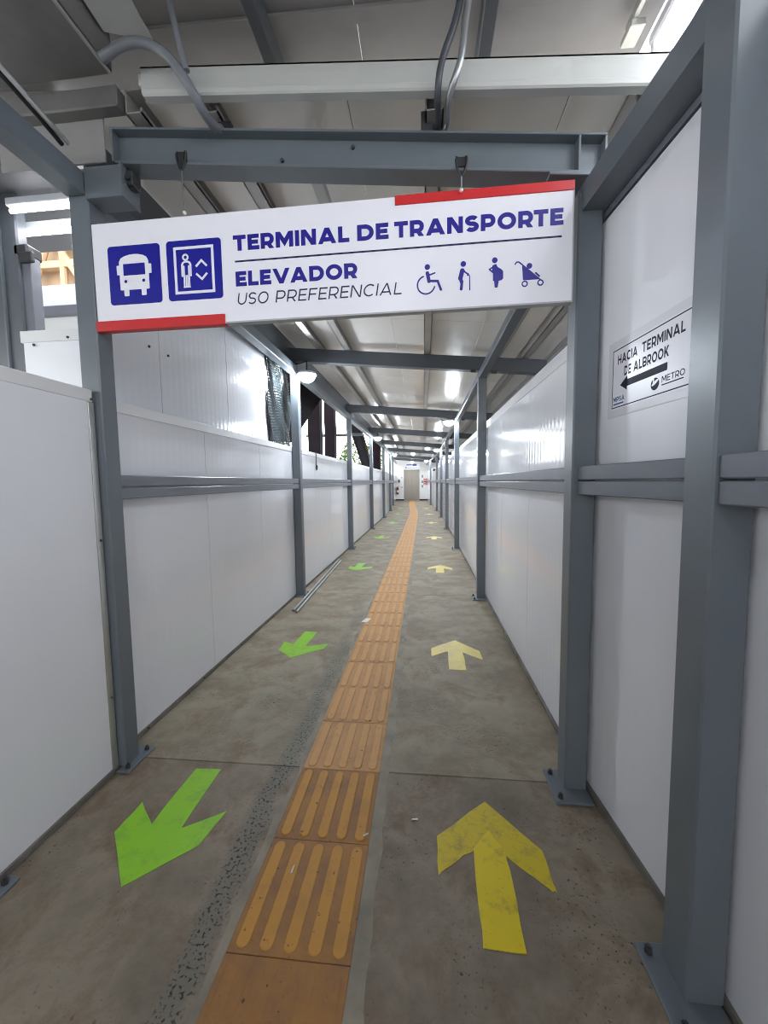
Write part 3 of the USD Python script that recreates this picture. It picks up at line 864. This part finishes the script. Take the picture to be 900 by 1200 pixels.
wheel = unary_union([Point(1.562, 0.180).buffer(0.0115), ln(0.015, (1.562, 0.155), (1.569, 0.121)), ln(0.006, (1.562, 0.153), (1.573, 0.147), (1.5935, 0.1535)),
                     ln(0.010, (1.569, 0.122), (1.606, 0.119), (1.6195, 0.083)), ln(0.006, *arcp(1.556, 0.106, 0.0375, 108, 345))])
cane = unary_union([Point(1.7155, 0.182).buffer(0.0115), ln(0.019, (1.711, 0.155), (1.703, 0.124)), ln(0.012, (1.7035, 0.124), (1.7095, 0.110), (1.7065, 0.079)), ln(0.011, (1.701, 0.124), (1.7075, 0.105)),
                    ln(0.006, (1.714, 0.160), (1.724, 0.147), (1.737, 0.138)), ln(0.004, (1.7315, 0.134), (1.737, 0.137), (1.742, 0.131), (1.7425, 0.073))])
preg = unary_union([Point(1.8475, 0.188).buffer(0.0115), Polygon([(1.840, 0.166), (1.852, 0.170), (1.858, 0.158), (1.874, 0.148), (1.8805, 0.140), (1.8805, 0.112), (1.874, 0.1065), (1.8625, 0.105), (1.858, 0.078), (1.8495, 0.078), (1.8465, 0.106), (1.842, 0.106), (1.842, 0.135), (1.838, 0.147)]).buffer(0.002),
                    ln(0.006, (1.846, 0.164), (1.8255, 0.152), (1.842, 0.137))])
stroll = unary_union([Point(1.9905, 0.155).buffer(0.0115), Polygon([(1.9625, 0.156), (2.031, 0.1005), (1.9665, 0.1005)]).buffer(0.002),
                      ln(0.005, (1.932, 0.166), (1.938, 0.1735), (1.946, 0.174), (1.954, 0.168), (2.036, 0.096)), ln(0.007, (2.017, 0.1245), (2.031, 0.111)),
                      ln(0.005, *arcp(1.972, 0.0835, 0.0105, 0, 360)), ln(0.005, *arcp(2.0365, 0.0845, 0.0105, 0, 360))])
for s, lab in ((wheel, 'wheelchair user pictogram'), (cane, 'person with cane pictogram'), (preg, 'pregnant woman pictogram'), (stroll, 'pushchair pictogram')):
    part('person_symbol', on_sign(s), 'blue2', t, label=lab)
# hooks
for x, zb, lab in ((-1.066, 2.69, 'left wire hanger with black hook holding the sign'), (0.164, 2.685, 'right wire hanger with hook holding the sign')):
    zf = zt + PB * x - 0.145
    t = thing('sign_hanger', lab, 'hanger', (x, 1.77, zb))
    part('hook', [sweep(spline([(x - 0.016, 1.765, zf + 0.035), (x - 0.014, 1.762, zf - 0.02), (x, 1.762, zf - 0.04), (x + 0.014, 1.762, zf - 0.02), (x + 0.016, 1.765, zf + 0.035)], 16), 0.005, 8),
                  bx(x - 0.02, x + 0.02, 1.765, 1.78, zf + 0.0, zf + 0.04, 0.003)] + ([bx(x - 0.013, x + 0.013, 1.757, 1.768, zf - 0.035, zf + 0.035, 0.003)] if x < -0.5 else []), 'black', t)
    part('wire', rod((x, 1.765, zb - 0.0), (x, 1.762, zf - 0.035), 0.0028, 8), 'cable', t)
    part('eyelet', trimesh.creation.icosphere(subdivisions=2, radius=0.008).apply_translation((x, 1.768, zb + 0.0)), 'chip', t, smooth=True)

# ------------------------------------------------------------------ paper notice on the right panel
A = np.array([0.768, 1.90]); B = np.array([0.832, 1.194])
dv = (B - A) / np.linalg.norm(B - A)
NU = np.array([dv[0], dv[1], 0]); NV = np.array([0, 0, 1.0]); NN = np.array([dv[1], -dv[0], 0.0])
at = lambda y: A + dv * ((y - A[1]) / dv[1])
p0 = at(1.742)
NO = np.array([p0[0], p0[1], 1.757]) + NN * 0.002
NW, NH = 0.445, 0.232
t = thing('paper_notice', 'laminated white paper notice with black frame and left arrow on the right panel', 'notice', tuple(NO))


def on_notice(shape, z, d=0.0006):
    return axes(ext(shape, d), NO + NN * z, NU, NV, NN)


def sheet_grid(x0, y0, x1, y1, z, nx=30, ny=16):
    """A slightly wavy sheet with thickness."""
    xs, yv = np.linspace(x0, x1, nx), np.linspace(y0, y1, ny)
    X, Y = np.meshgrid(xs, yv)
    Zt = z + 0.0 * X
    top = np.stack([X, Y, Zt], -1).reshape(-1, 3)
    bot = np.stack([X, Y, Zt * 0 - 0.002], -1).reshape(-1, 3)
    f = []
    N = nx * ny
    for j in range(ny - 1):
        for i in range(nx - 1):
            a = j * nx + i
            f += [[a, a + 1, a + nx + 1], [a, a + nx + 1, a + nx], [N + a, N + a + nx + 1, N + a + 1], [N + a, N + a + nx, N + a + nx + 1]]
    rim = [i for i in range(nx)] + [j * nx + nx - 1 for j in range(1, ny)] + [N - 1 - i for i in range(1, nx)] + [j * nx for j in range(ny - 2, 0, -1)]
    for k in range(len(rim)):
        a, b = rim[k], rim[(k + 1) % len(rim)]
        f += [[a, N + b, b], [a, N + a, N + b]]
    return trimesh.Trimesh(np.vstack([top, bot]), f, process=False)


part('laminate', axes(sheet_grid(-0.03, -0.035, NW + 0.03, NH + 0.035, 0.0008), NO, NU, NV, NN), 'film', t, smooth=30)
part('sheet', on_notice(sbox(-0.006, -0.006, NW + 0.006, NH + 0.006), 0.0006), 'paper', t)
part('frame', on_notice(sbox(0, 0, NW, NH).difference(sbox(0.004, 0.004, NW - 0.004, NH - 0.004)), 0.0010), 'ink', t)
words(t, 'HACIA TERMINAL', [(0.035, 0.158), (0.185, NW - 0.05)], 0.20, 0.16, 0.170, 0.036, 'ink', lambda g: on_notice(g, 0.0010))
words(t, 'DE ALBROOK', [(0.080, 0.122), (0.138, NW - 0.12)], 0.20, 0.16, 0.116, 0.036, 'ink', lambda g: on_notice(g, 0.0010))
part('arrow', on_notice(unary_union([sbox(0.095, 0.072, NW - 0.125, 0.098), Polygon([(0.055, 0.085), (0.100, 0.112), (0.100, 0.058)])]), 0.0010), 'ink', t)
logo = Point(0.262, 0.040).buffer(0.021).difference(affinity.rotate(affinity.scale(Point(0.262, 0.045).buffer(0.012), 1.6, 0.5), 25)).difference(sbox(0.25, 0.044, 0.257, 0.06))
part('emblem', on_notice(logo, 0.0010), 'ink', t, label='round dark emblem')
part('lettering', on_notice(lettering('METRO', 0.15, 0.18, 0.296, 0.400, 0.036, 0.021), 0.0010), 'ink', t)
part('rule', on_notice(sbox(0.296, 0.026, 0.395, 0.030), 0.0010), 'ink', t)
part('lettering', on_notice(lettering('MPSA', 0.2, 0.14, 0.012, 0.085, 0.024, 0.020), 0.0010), 'ink_blue', t)
part('rule', on_notice(sbox(0.012, 0.012, 0.08, 0.018), 0.0010), 'ink_blue', t)

# ------------------------------------------------------------------ arrows on the floor
G0 = [(-1.110, 1.220), (-1.312, 1.427), (-1.307, 1.588), (-1.181, 1.480), (-1.178, 1.811), (-1.046, 1.816), (-1.040, 1.471), (-0.887, 1.572), (-0.918, 1.402)]
G1 = [(-1.125, 3.100), (-1.280, 3.245), (-1.293, 3.425), (-1.188, 3.365), (-1.172, 3.680), (-1.046, 3.668), (-1.066, 3.335), (-0.874, 3.400), (-0.885, 3.290)]
YW0 = [(0.272, 1.723), (0.048, 1.529), (0.049, 1.366), (0.125, 1.430), (0.150, 1.455), (0.185, 1.470), (0.262, 1.560), (0.318, 1.462), (0.445, 1.350), (0.466, 1.340), (0.463, 1.400), (0.462, 1.500)]
YS0 = [(0.192, 1.485), (0.266, 1.575), (0.315, 1.480), (0.318, 1.380), (0.312, 1.143), (0.180, 1.147), (0.183, 1.30)]


def rough_edge(pts, amp, seed):
    """Cuts a tape outline a little unevenly."""
    r = np.random.default_rng(seed)
    ring = LineString(list(pts) + [pts[0]])
    q = []
    for i in range(len(pts)):
        a, b = np.array(pts[i]), np.array(pts[(i + 1) % len(pts)])
        q.append(a)
        for s in (0.33, 0.66):
            q.append(a + (b - a) * s + r.normal(0, amp, 2))
    return Polygon(q).buffer(0)


AW = [(1, 0.0)]
NAMES = ['nearest', 'second nearest', 'third nearest', 'fourth nearest', 'fifth nearest', 'sixth nearest', 'seventh nearest']
gy = [0, 0, 3.26, 6.85, 10.5, 14.2, 17.9]
for i in range(7):
    pts = np.array(G0 if i == 0 else G1) + (0, gy[i] if i > 1 else 0)
    if i > 1:
        pts[:, 0] += random.uniform(-0.02, 0.02)
    g = rough_edge(pts, 0.002, i)
    m = ext(g, 0.0016)
    m.apply_translation((float(sx(pts[:, 1].mean())), 0, 0.0004))
    solo('floor_arrow', m, 'green', f'lime green tape arrow on the left of the floor, pointing at the viewer, {NAMES[i]}', 'floor arrow', 'green floor arrows')
yo = [0, 1.84, 5.10, 8.72, 12.4, 16.05, 19.7]
for i in range(7):
    o = np.array([0.0 + (0.012 if i else 0), yo[i]])
    off = (float(sx(1.4 + yo[i])), 0, 0.0004)
    t = thing('floor_arrow', f'yellow tape arrow on the right of the floor pointing away, {NAMES[i]} one', 'floor arrow', (0.26 + off[0], 1.4 + yo[i], 0), group='yellow floor arrows')
    w = ext(rough_edge(np.array(YW0) + o, 0.0025, 20 + i), 0.0014); w.apply_translation(off)
    s = ext(rough_edge(np.array(YS0) + o, 0.0025, 40 + i), 0.0026); s.apply_translation(off)
    part('head', w, 'yellow_wing' if i == 0 else 'yellow_pale', t)
    part('stem', s, 'yellow' if i == 0 else 'yellow_pale', t)

# two loose metal tubes and scraps
for (a, b, lab) in (((-1.487, 4.25, 0.0145), (-1.60, 7.2, 0.0145), 'loose metal tube on the floor by the left wall, the one nearer the wall'),
                    ((-1.437, 4.20, 0.0145), (-1.538, 7.1, 0.0145), 'loose metal tube on the floor by the left wall, the one nearer the paving')):
    a, b = np.array(a), np.array(b)
    ring = Point(0, 0).buffer(0.0135, quad_segs=5).difference(Point(0, 0).buffer(0.0105, quad_segs=5))
    m = ext(ring, float(np.linalg.norm(b - a)))
    d = (b - a) / np.linalg.norm(b - a)
    n1 = np.cross(d, (0, 0, 1)); n1 /= np.linalg.norm(n1)
    solo('loose_tube', axes(m, a, n1, np.cross(n1, d) * -1, d), 'pipe', lab, 'tube', smooth=40)
for (x, y, a, l, lab) in ((-0.245, 1.50, 0.6, 0.022, 'small white scrap on the nearest ribbed paving tile'), (-0.045, 1.60, 0.15, 0.026, 'small white scrap on the concrete right of the paving'),
                          (-0.50, 1.33, 1.5, 0.03, 'thin white scrap on the left of the nearest paving tile')):
    z = 0.0085 if x < -0.2 else 0.0008
    m = rod((x - l / 2 * math.cos(a), y - l / 2 * math.sin(a), z + 0.003), (x + l / 2 * math.cos(a), y + l / 2 * math.sin(a), z + 0.003), 0.003, 8)
    solo('paper_scrap', m, 'chip', lab, 'litter')
m = trimesh.convex.convex_hull(np.array([(-0.66, 3.98, 0.001), (-0.56, 4.06, 0.012), (-0.60, 3.95, 0.008), (-0.62, 4.05, 0.016), (-0.645, 4.02, 0.001)]))
solo('crumpled_wrapper', m, 'chip', 'crumpled white wrapper at the left edge of the paving strip', 'litter')

# ------------------------------------------------------------------ round lamps
def lamp(x, y, z, label):
    t = thing('round_lamp', label, 'lamp', (x, y, z), group='round lamps under the rafters')
    body = lathe([(0.0, 0.03), (0.118, 0.03), (0.118, 0.045), (0.105, 0.06), (0.0, 0.062)], 24)
    body.apply_translation((x, y, z)); part('body', body, 'enamel', t, smooth=40)
    dif = lathe([(0.0, -0.062), (0.03, -0.058), (0.06, -0.045), (0.085, -0.02), (0.1, 0.008), (0.104, 0.03), (0.0, 0.03)], 24)
    dif.apply_translation((x, y, z)); part('diffuser', dif, 'lamp', t, smooth=40)
    top = RAF + PITCHR * x - 0.16
    part('cord', sweep(spline([(x, y, top), (x - 0.07, y - 0.02, top - 0.03), (x - 0.13, y - 0.02, top - 0.035), (x - 0.16, y, top)], 12), 0.007, 6), 'black', t)
    part('stem', rod((x, y, z + 0.06), (x, y, max(top, z + 0.07) + 0.004), 0.009, 8), 'black', t)


lamp(-1.415, PY[1] - 0.03, 2.755, 'lit round lamp beside the top of the left post behind the sign, nearest lamp')
lamp(0.535, PY[2] + 0.03, 2.68, 'lit round lamp under the roof on the right, nearest of that side')
lamp(-1.38, PY[3], 2.77, 'lit round lamp far down the left side, second on that side')
lamp(0.52, PY[4], 2.67, 'lit round lamp far down the right side, second on that side')
lamp(-1.36 + float(sx(PY[5])), PY[5], 2.76, 'lit round lamp far down the left side, third on that side')
lamp(0.45 + float(sx(PY[6])), PY[6], 2.67, 'lit round lamp far down the right side, third and last on that side')
lamp(-0.4 + float(sx(27.2)), 27.25, 2.76, 'lit round lamp before the lift wall, hidden among the far rafters')

# ------------------------------------------------------------------ end wall with the lift
o = float(sx(YE))
we = thing('wall_end', 'white end wall around the lift', 'wall', kind='structure')
dx0, dx1, dz = -1.46, -0.35, 2.32
part('wall_panel', bx(-2.6, dx0 - 0.02, YE, YE + 0.12, 0, 3.4), 'wall', we)
part('wall_panel', bx(dx1 + 0.02, 1.4, YE, YE + 0.12, 0, 3.4), 'wall', we)
part('wall_panel', bx(dx0 - 0.02, dx1 + 0.02, YE, YE + 0.12, dz + 0.02, 3.4), 'wall', we)
part('skirting', bx(-2.6, dx0 - 0.04, YE - 0.015, YE, 0, 0.10, 0.003), 'skirt', we)
part('skirting', bx(dx1 + 0.04, 1.4, YE - 0.015, YE, 0, 0.10, 0.003), 'skirt', we)
dd = thing('door_1', 'closed brushed steel lift door at the end of the corridor', 'door', ((dx0 + dx1) / 2, YE, 0), kind='structure')
part('frame', [bx(dx0 - 0.04, dx0 + 0.03, YE - 0.02, YE + 0.1, 0, dz + 0.03, 0.004), bx(dx1 - 0.03, dx1 + 0.04, YE - 0.02, YE + 0.1, 0, dz + 0.03, 0.004), bx(dx0 - 0.04, dx1 + 0.04, YE - 0.02, YE + 0.1, dz - 0.04, dz + 0.03, 0.004)], 'door', dd)
mid = (dx0 + dx1) / 2
part('door_leaf', bx(dx0 + 0.03, mid - 0.002, YE + 0.04, YE + 0.07, 0.01, dz - 0.04, 0.003), 'door', dd)
part('door_leaf', bx(mid + 0.002, dx1 - 0.03, YE + 0.055, YE + 0.085, 0.01, dz - 0.04, 0.003), 'door', dd)
part('backing', bx(dx0 - 0.01, dx1 + 0.01, YE + 0.09, YE + 0.11, 0, dz), 'skirt', dd)
part('sill', bx(dx0 - 0.04, dx1 + 0.04, YE - 0.06, YE + 0.08, -0.005, 0.01, 0.002), 'galv', dd)
t = thing('lift_sign', 'white sign with faint blue lines above the lift door', 'sign', (mid, YE, 2.42))
part('board', bx(dx0 + 0.05, dx1 + 0.06, YE - 0.035, YE - 0.002, 2.40, 2.86, 0.003), 'sign', t)
part('blue_bar', bx(dx0 + 0.16, dx0 + 0.58, YE - 0.04, YE - 0.034, 2.68, 2.76), 'blue', t)
part('blue_bar', bx(dx0 + 0.62, dx0 + 0.96, YE - 0.04, YE - 0.034, 2.64, 2.80), 'blue2', t)
part('blue_bar', bx(dx0 + 0.09, dx0 + 0.18, YE - 0.04, YE - 0.034, 2.46, 2.55), 'blue', t)
part('blue_bar', bx(dx0 + 0.22, dx0 + 1.02, YE - 0.04, YE - 0.034, 2.49, 2.51), 'blue2', t)
t = thing('call_panel', 'dark oval intercom panel on the end wall left of the lift', 'call panel', (-1.9, YE, 1.3))
part('plate', axes(ext(affinity.scale(Point(-1.87, 1.49).buffer(0.085, quad_segs=8), 1, 1.5), 0.03), (0, YE, 0), (1, 0, 0), (0, 0, 1), (0, -1, 0)), 'conduit_dark', t)
part('speaker_ring', axes(ext(Point(-1.87, 1.53).buffer(0.04).difference(Point(-1.87, 1.53).buffer(0.03)), 0.035), (0, YE, 0), (1, 0, 0), (0, 0, 1), (0, -1, 0)), 'galv', t)
for z, lab in ((1.78, 'small plate high on the wall between intercom and lift'), (1.02, 'small call button plate low beside the lift')):
    t = thing('button_plate', lab, 'button', (-1.66, YE, z))
    part('plate', bx(-1.71, -1.61, YE - 0.015, YE, z - 0.06, z + 0.05, 0.004), 'galv', t)
    m = trimesh.creation.cylinder(radius=0.022, height=0.02, sections=12); m.apply_transform(trimesh.transformations.rotation_matrix(math.pi / 2, (1, 0, 0))); m.apply_translation((-1.66, YE - 0.018, z))
    part('button', m, 'conduit_dark', t)
# fire extinguisher hung left
ex = -1.98
t = thing('fire_extinguisher', 'red and black fire extinguisher hanging at the far left before the lift wall', 'fire extinguisher', (ex, YE - 0.12, 0.5))
b_ = lathe([(0, 0.0), (0.075, 0.0), (0.085, 0.02), (0.085, 0.42), (0.07, 0.48), (0.03, 0.51), (0, 0.51)], 20); b_.apply_translation((ex, YE - 0.11, 0.50)); part('cylinder', b_, 'red2', t, smooth=40)
part('valve', [rod((ex, YE - 0.11, 1.0), (ex, YE - 0.11, 1.06), 0.02, 10), bx(ex - 0.02, ex + 0.10, YE - 0.12, YE - 0.10, 1.05, 1.075, 0.004)], 'black', t)
part('hose', sweep(spline([(ex, YE - 0.11, 1.03), (ex - 0.10, YE - 0.13, 0.98), (ex - 0.12, YE - 0.14, 0.75), (ex - 0.10, YE - 0.14, 0.55)], 16), 0.014), 'black', t, smooth=50)
part('label_band', lathe([(0.0865, 0.12), (0.0865, 0.30), (0.085, 0.30), (0.085, 0.12), (0.0865, 0.12)], 20).apply_translation((ex, YE - 0.11, 0.50)), 'chip', t)
part('bracket', bx(ex - 0.05, ex + 0.05, YE - 0.03, YE, 0.6, 0.95, 0.004), 'black', t)
# red pictogram poster and black plates right of the lift
t = thing('fire_notice', 'red and white notice on the end wall right of the lift', 'notice', (0.16, YE, 1.3))
part('sheet', bx(0.0, 0.42, YE - 0.008, YE, 1.18, 1.66, 0.001), 'red', t)
for k, (xa, za) in enumerate(((0.03, 1.46), (0.23, 1.46), (0.03, 1.22), (0.23, 1.22))):
    part('white_field', bx(xa, xa + 0.16, YE - 0.012, YE - 0.007, za, za + 0.15), 'chip', t)
    part('dark_mark', bx(xa + 0.04, xa + 0.12, YE - 0.014, YE - 0.011, za + 0.03, za + 0.11), 'ink' if k in (2, 3) else 'red2', t)
for k, z in enumerate((1.84, 1.42, 1.08)):
    t = thing('black_plate', f'small black plate beside the red notice, {["top", "middle", "bottom"][k]} one of three', 'plate', (-0.09, YE, z), group='black plates right of the lift')
    part('plate', bx(-0.12, -0.055, YE - 0.02, YE, z - 0.09, z + 0.09, 0.005), 'black', t)
    part('rim', bx(-0.128, -0.047, YE - 0.008, YE, z - 0.098, z + 0.098, 0.003), 'conduit_dark', t)
t = thing('wall_sensor', 'small black sensor high on the far right white panel', 'sensor', (0.5, 26.0, 2.1))
part('body', bx(XR - 0.10 + float(sx(21.6)), XR + float(sx(21.6)), 21.55, 21.67, 2.02, 2.14, 0.01), 'black', t)
part('lens', trimesh.creation.icosphere(subdivisions=2, radius=0.03).apply_translation((XR - 0.1 + float(sx(21.6)), 21.6, 2.06)), 'conduit_dark', t, smooth=True)
t = thing('panel_hook', 'small black hook hung over the left panel cap in the bay past the lamp post', 'hook', (XL, 5.95, 1.75))
part('strap', [bx(XL + 0.002, XL + 0.008, 5.93, 5.97, 1.72, 1.925, 0.001), bx(XL - 0.06, XL + 0.008, 5.93, 5.97, 1.922, 1.93, 0.001)], 'black', t)
part('ring', sweep([(XL + 0.012, 5.95 + 0.03 * math.cos(a), 1.70 + 0.035 * math.sin(a)) for a in np.linspace(0, 6.2, 18)], 0.008, 6), 'black', t, smooth=50)

# ------------------------------------------------------------------ left: tall panels behind the first bay, net, and what shows beyond
wt = thing('wall_left_upper', 'taller white panels standing just behind the left wall past the sign', 'wall', kind='structure')
for a, b in ((2.01, 2.54), (2.543, 3.455), (3.458, 4.40)):
    part('panel', bx(-1.81, -1.76, a, b, 1.0, 3.12, 0.0015), 'panel', wt)
for yy in (2.44, 2.63):
    part('rivet', trimesh.creation.icosphere(subdivisions=1, radius=0.009).apply_translation((-1.758, yy, 2.36)), 'bolt', wt)
t = thing('debris_net', 'dark shiny netting filling the gap left of the lamp post', 'net', (-1.76, 4.6, 1.9))
net = []
for k in range(29):
    y = 4.345 + k * 0.0275
    zz = np.linspace(1.85, 3.08, 26)
    net.append(sweep(np.stack([-1.76 + 0.018 * np.sin(zz * 9 + k * 0.4), y + 0.012 * np.sin(zz * 7 + k * 0.8), zz], 1), 0.0065, 5))
for k in range(46):
    z = 1.86 + k * 0.027
    ysn = np.linspace(4.34, 5.12, 22)
    net.append(sweep(np.stack([-1.76 + 0.018 * np.sin(z * 9 + (ysn - 4.385) / 0.0275 * 0.4), ysn, z + 0.008 * np.sin(ysn * 30 + k)], 1), 0.0085, 5))
part('mesh', net, 'net', t, smooth=60, kind='stuff')
part('edge_rope', sweep(spline([(-1.765, 4.385, 1.85), (-1.745, 4.38, 2.2), (-1.775, 4.39, 2.6), (-1.76, 4.385, 3.08)], 20), 0.012, 6), 'black', t)

t = thing('cross_panel', 'white framed panel standing crosswise behind the near left wall', 'panel', (-1.95, 1.98, 0))
part('sheet', bx(-2.13, -1.712, 1.96, 2.0, 0.05, 2.27, 0.002), 'panel_near', t)
part('top_cap', bx(-2.14, -1.712, 1.953, 2.007, 2.235, 2.295, 0.002), 'cap', t)
part('screw', [trimesh.creation.icosphere(subdivisions=1, radius=0.007).apply_translation((x, 1.951, z)) for x, z in ((-2.06, 2.22), (-1.86, 2.25))], 'bolt', t)
t = thing('concourse_column', 'wide grey steel column at the left picture edge above the near wall', 'column', (-3.0, 2.7, 0))
part('shaft', bx(-3.35, -2.81, 2.6, 2.68, 0, 3.5, 0.01), 'steel_dark', t)
part('stiffener', bx(-2.94, -2.925, 2.58, 2.6, 0, 3.7, 0.002), 'steel', t)
t = thing('concourse_post', 'slim pale lilac post beside the grey column at the far left', 'post', (-2.79, 2.7, 0))
part('shaft', bx(-2.828, -2.745, 2.62, 2.70, 0, 3.10, 0.004), 'rail', t)
part('top_clamp', [bx(-2.85, -2.74, 2.60, 2.72, 3.08, 3.16, 0.012), bx(-2.80, -2.70, 2.59, 2.62, 3.03, 3.10, 0.006)], 'black', t)
t = thing('concourse_wall', 'white wall with a grey rail beyond the slim post at the far left', 'wall', (-3.1, 3.6, 0))
part('sheet', bx(-4.6, -2.45, 3.6, 3.66, 0, 3.40, 0.004), 'wall', t)
part('rail', bx(-4.6, -2.45, 3.55, 3.60, 3.10, 3.19, 0.005), 'rail', t)
# ceiling of the concourse, its tubes and the timber roof further off
solo('concourse_ceiling', [bx(-7, -2.35, -8, 2.42, 3.62, 3.7), bx(-7, -1.9, 2.425, 3.3, 3.52, 3.6)], 'soffit_dark', 'grey metal ceiling over the space left of the near wall', 'ceiling', kind='structure')
solo('concourse_beam', bx(-7, -2.0, 2.05, 2.15, 3.30, 3.52, 0.004), 'steel_dark', 'dark grey beam across the ceiling left of the near wall', 'beam')
for (x0, x1, y, z, lab) in ((-2.74, -2.1, 2.50, 3.30, 'upper lit white tube light seen left of the sign post'), (-2.93, -2.2, 2.76, 3.32, 'lower lit white tube light seen left of the sign post')):
    t = thing('tube_light', lab, 'light fixture', ((x0 + x1) / 2, y, z), group='tube light battens')
    part('housing', bx(x0, x1, y - 0.03, y + 0.03, z + 0.02, z + 0.07, 0.006), 'enamel', t)
    part('tube', rod((x0 + 0.01, y, z), (x1 - 0.01, y, z), 0.013, 12), 'tube_far', t, smooth=40)
tr = thing('timber_roof', 'warm lit timber roof frame glimpsed above the white wall at the far left', 'roof', (-6, 8, 3))
z0 = 3.9
part('rafter', bx(-12, -4, 8.0, 8.15, 6.75, 7.0, 0.01), 'timber', tr)
part('rafter', bx(-12, -4, 8.05, 8.2, 6.15, 6.3, 0.01), 'timber', tr)
for a, b in (((-8.6, 8.1, 5.4), (-8.0, 8.1, 6.8)), ((-8.0, 8.1, 6.9), (-7.0, 8.1, 5.4)), ((-9.2, 8.1, 6.9), (-8.2, 8.1, 6.2)), ((-7.7, 8.1, 7.0), (-7.7, 8.1, 5.4))):
    part('brace', rod(a, b, 0.07, 8), 'timber', tr)
part('deck', bx(-12, -4, 8.3, 8.36, 4.6, 7.4, 0.01), 'timber', tr)
wl_ = UsdLux.SphereLight.Define(stage, '/World/timber_roof/bulb')
wl_.CreateRadiusAttr(0.08); wl_.CreateIntensityAttr(160); wl_.CreateColorAttr(Gf.Vec3f(1, 0.78, 0.5))
wl_.AddTranslateOp().Set(Gf.Vec3d(-7.6 + 6, 6.6 - 8, 7.3 - 3))

# dark columns and stair flights outside the openings further on
for (x, y, w, lab) in ((-2.63, 9.5, 0.29, 'dark brown column outside the second left opening, nearer of two'), (-2.62, 11.05, 0.28, 'dark brown column outside the second left opening, further of two'),
                       (-2.10, 17.6, 0.36, 'dark brown column outside the fourth left opening')):
    t = thing('dark_column', lab, 'column', (x, y, 0), group='dark columns outside the left wall')
    part('shaft', bx(x - w / 2, x + w / 2, y - w / 2, y + w / 2, 0, 4.2, 0.01), 'column', t)
    part('footing', bx(x - w / 2 - 0.1, x + w / 2 + 0.1, y - w / 2 - 0.1, y + w / 2 + 0.1, -0.2, 0.15, 0.02), 'ground', t)


def flight(ya, za, yb, zb, x, d, label, w=1.1):
    t = thing('stair_flight', label, 'stairs', (x, ya, za))
    st = Polygon([(ya, za), (yb, zb), (yb, zb + d), (ya, za + d)])
    part('stringer', axes(ext(st, 0.06), (x, 0, 0), (0, 1, 0), (0, 0, 1), (1, 0, 0)), 'column', t)
    part('stringer', axes(ext(st, 0.06), (x - w, 0, 0), (0, 1, 0), (0, 0, 1), (1, 0, 0)), 'column', t)
    part('soffit_slab', axes(ext(Polygon([(ya, za + 0.02), (yb, zb + 0.02), (yb, zb + d * 0.7), (ya, za + d * 0.7)]), w - 0.06), (x - w + 0.06, 0, 0), (0, 1, 0), (0, 0, 1), (1, 0, 0)), 'dark_out', t)


flight(6.3, 2.13, 9.0, 3.65, -2.2, 0.9, 'dark sloping stair side seen through the opening behind the lamp post', 0.4)
flight(13.3, 3.45, 17.2, 1.75, -2.25, 0.27, 'dark sloping stair side seen through the third left opening', 0.3)
solo('outside_tube', rod((-3.4, 11.3, 2.83), (-1.75, 11.3, 2.83), 0.04, 10), 'steel_dark', 'thin grey tube crossing the bright opening behind the dark columns', 'tube')
# ground, right-hand dark building and trees
solo('ground', [bx(-90, -1.74, -40, 110, -0.4, -0.2), bx(1.0, 60, -40, 110, -0.4, -0.2), bx(-1.74, 1.0, -40, -8, -0.4, -0.05), bx(-1.74, 1.0, YE + 0.3, 110, -0.4, -0.2)], 'ground', 'grey ground outside the corridor', 'ground', kind='structure')
solo('building_right', [bx(2.6, 2.9, 1.0, 34, -0.3, 5.3), bx(2.55, 2.6, 1.0, 34, 5.0, 5.3)], 'dark_out', 'dark building wall close behind the right wall', 'building', kind='structure')


def tree(x, y, h, r, label, seed):
    g = np.random.default_rng(seed)
    t = thing('tree', label, 'tree', (x, y, -0.2), group='trees outside the left openings')
    part('trunk', sweep(spline([(x, y, -0.2), (x + 0.1, y, h * 0.3), (x - 0.1, y + 0.1, h * 0.7)], 10), 0.12, 8), 'bark', t, smooth=50)
    nleaf = 1500
    c = g.normal(size=(nleaf, 3)); c /= np.linalg.norm(c, axis=1, keepdims=True)
    lump = 0.65 + 0.45 * meshkit.noise(c * 2.2 + seed, seed)
    c = c * (r * lump * g.uniform(0.55, 1, nleaf) ** 0.5)[:, None] * (1, 1, 0.8) + (x, y, h * 0.72)
    a = g.normal(size=(nleaf, 3)); b = g.normal(size=(nleaf, 3))
    s = 0.16
    a = a / np.linalg.norm(a, axis=1, keepdims=True) * s
    b = b / np.linalg.norm(b, axis=1, keepdims=True) * s * 0.7
    v = np.stack([c - a, c + b * 0.6, c + a, c - b * 0.6], 1).reshape(-1, 3)
    i = np.arange(nleaf)[:, None] * 4
    f = np.vstack([i + (0, 1, 2), i + (0, 2, 3)])
    part('foliage', trimesh.Trimesh(v, f, process=False), 'leaf', t, kind='stuff')


tree(-5.3, 33, 4.4, 2.3, 'pale tree seen far off through the third left opening', 3)
tree(-14, 28, 4.0, 2.2, 'tree outside on the left whose crown mirrors in the right panels', 4)
tree(-16, 12, 3.6, 2.2, 'tree outside the left wall level with the dark columns', 5)
tree(-17, 6, 3.4, 2.0, 'tree outside the left wall nearest the viewer', 6)
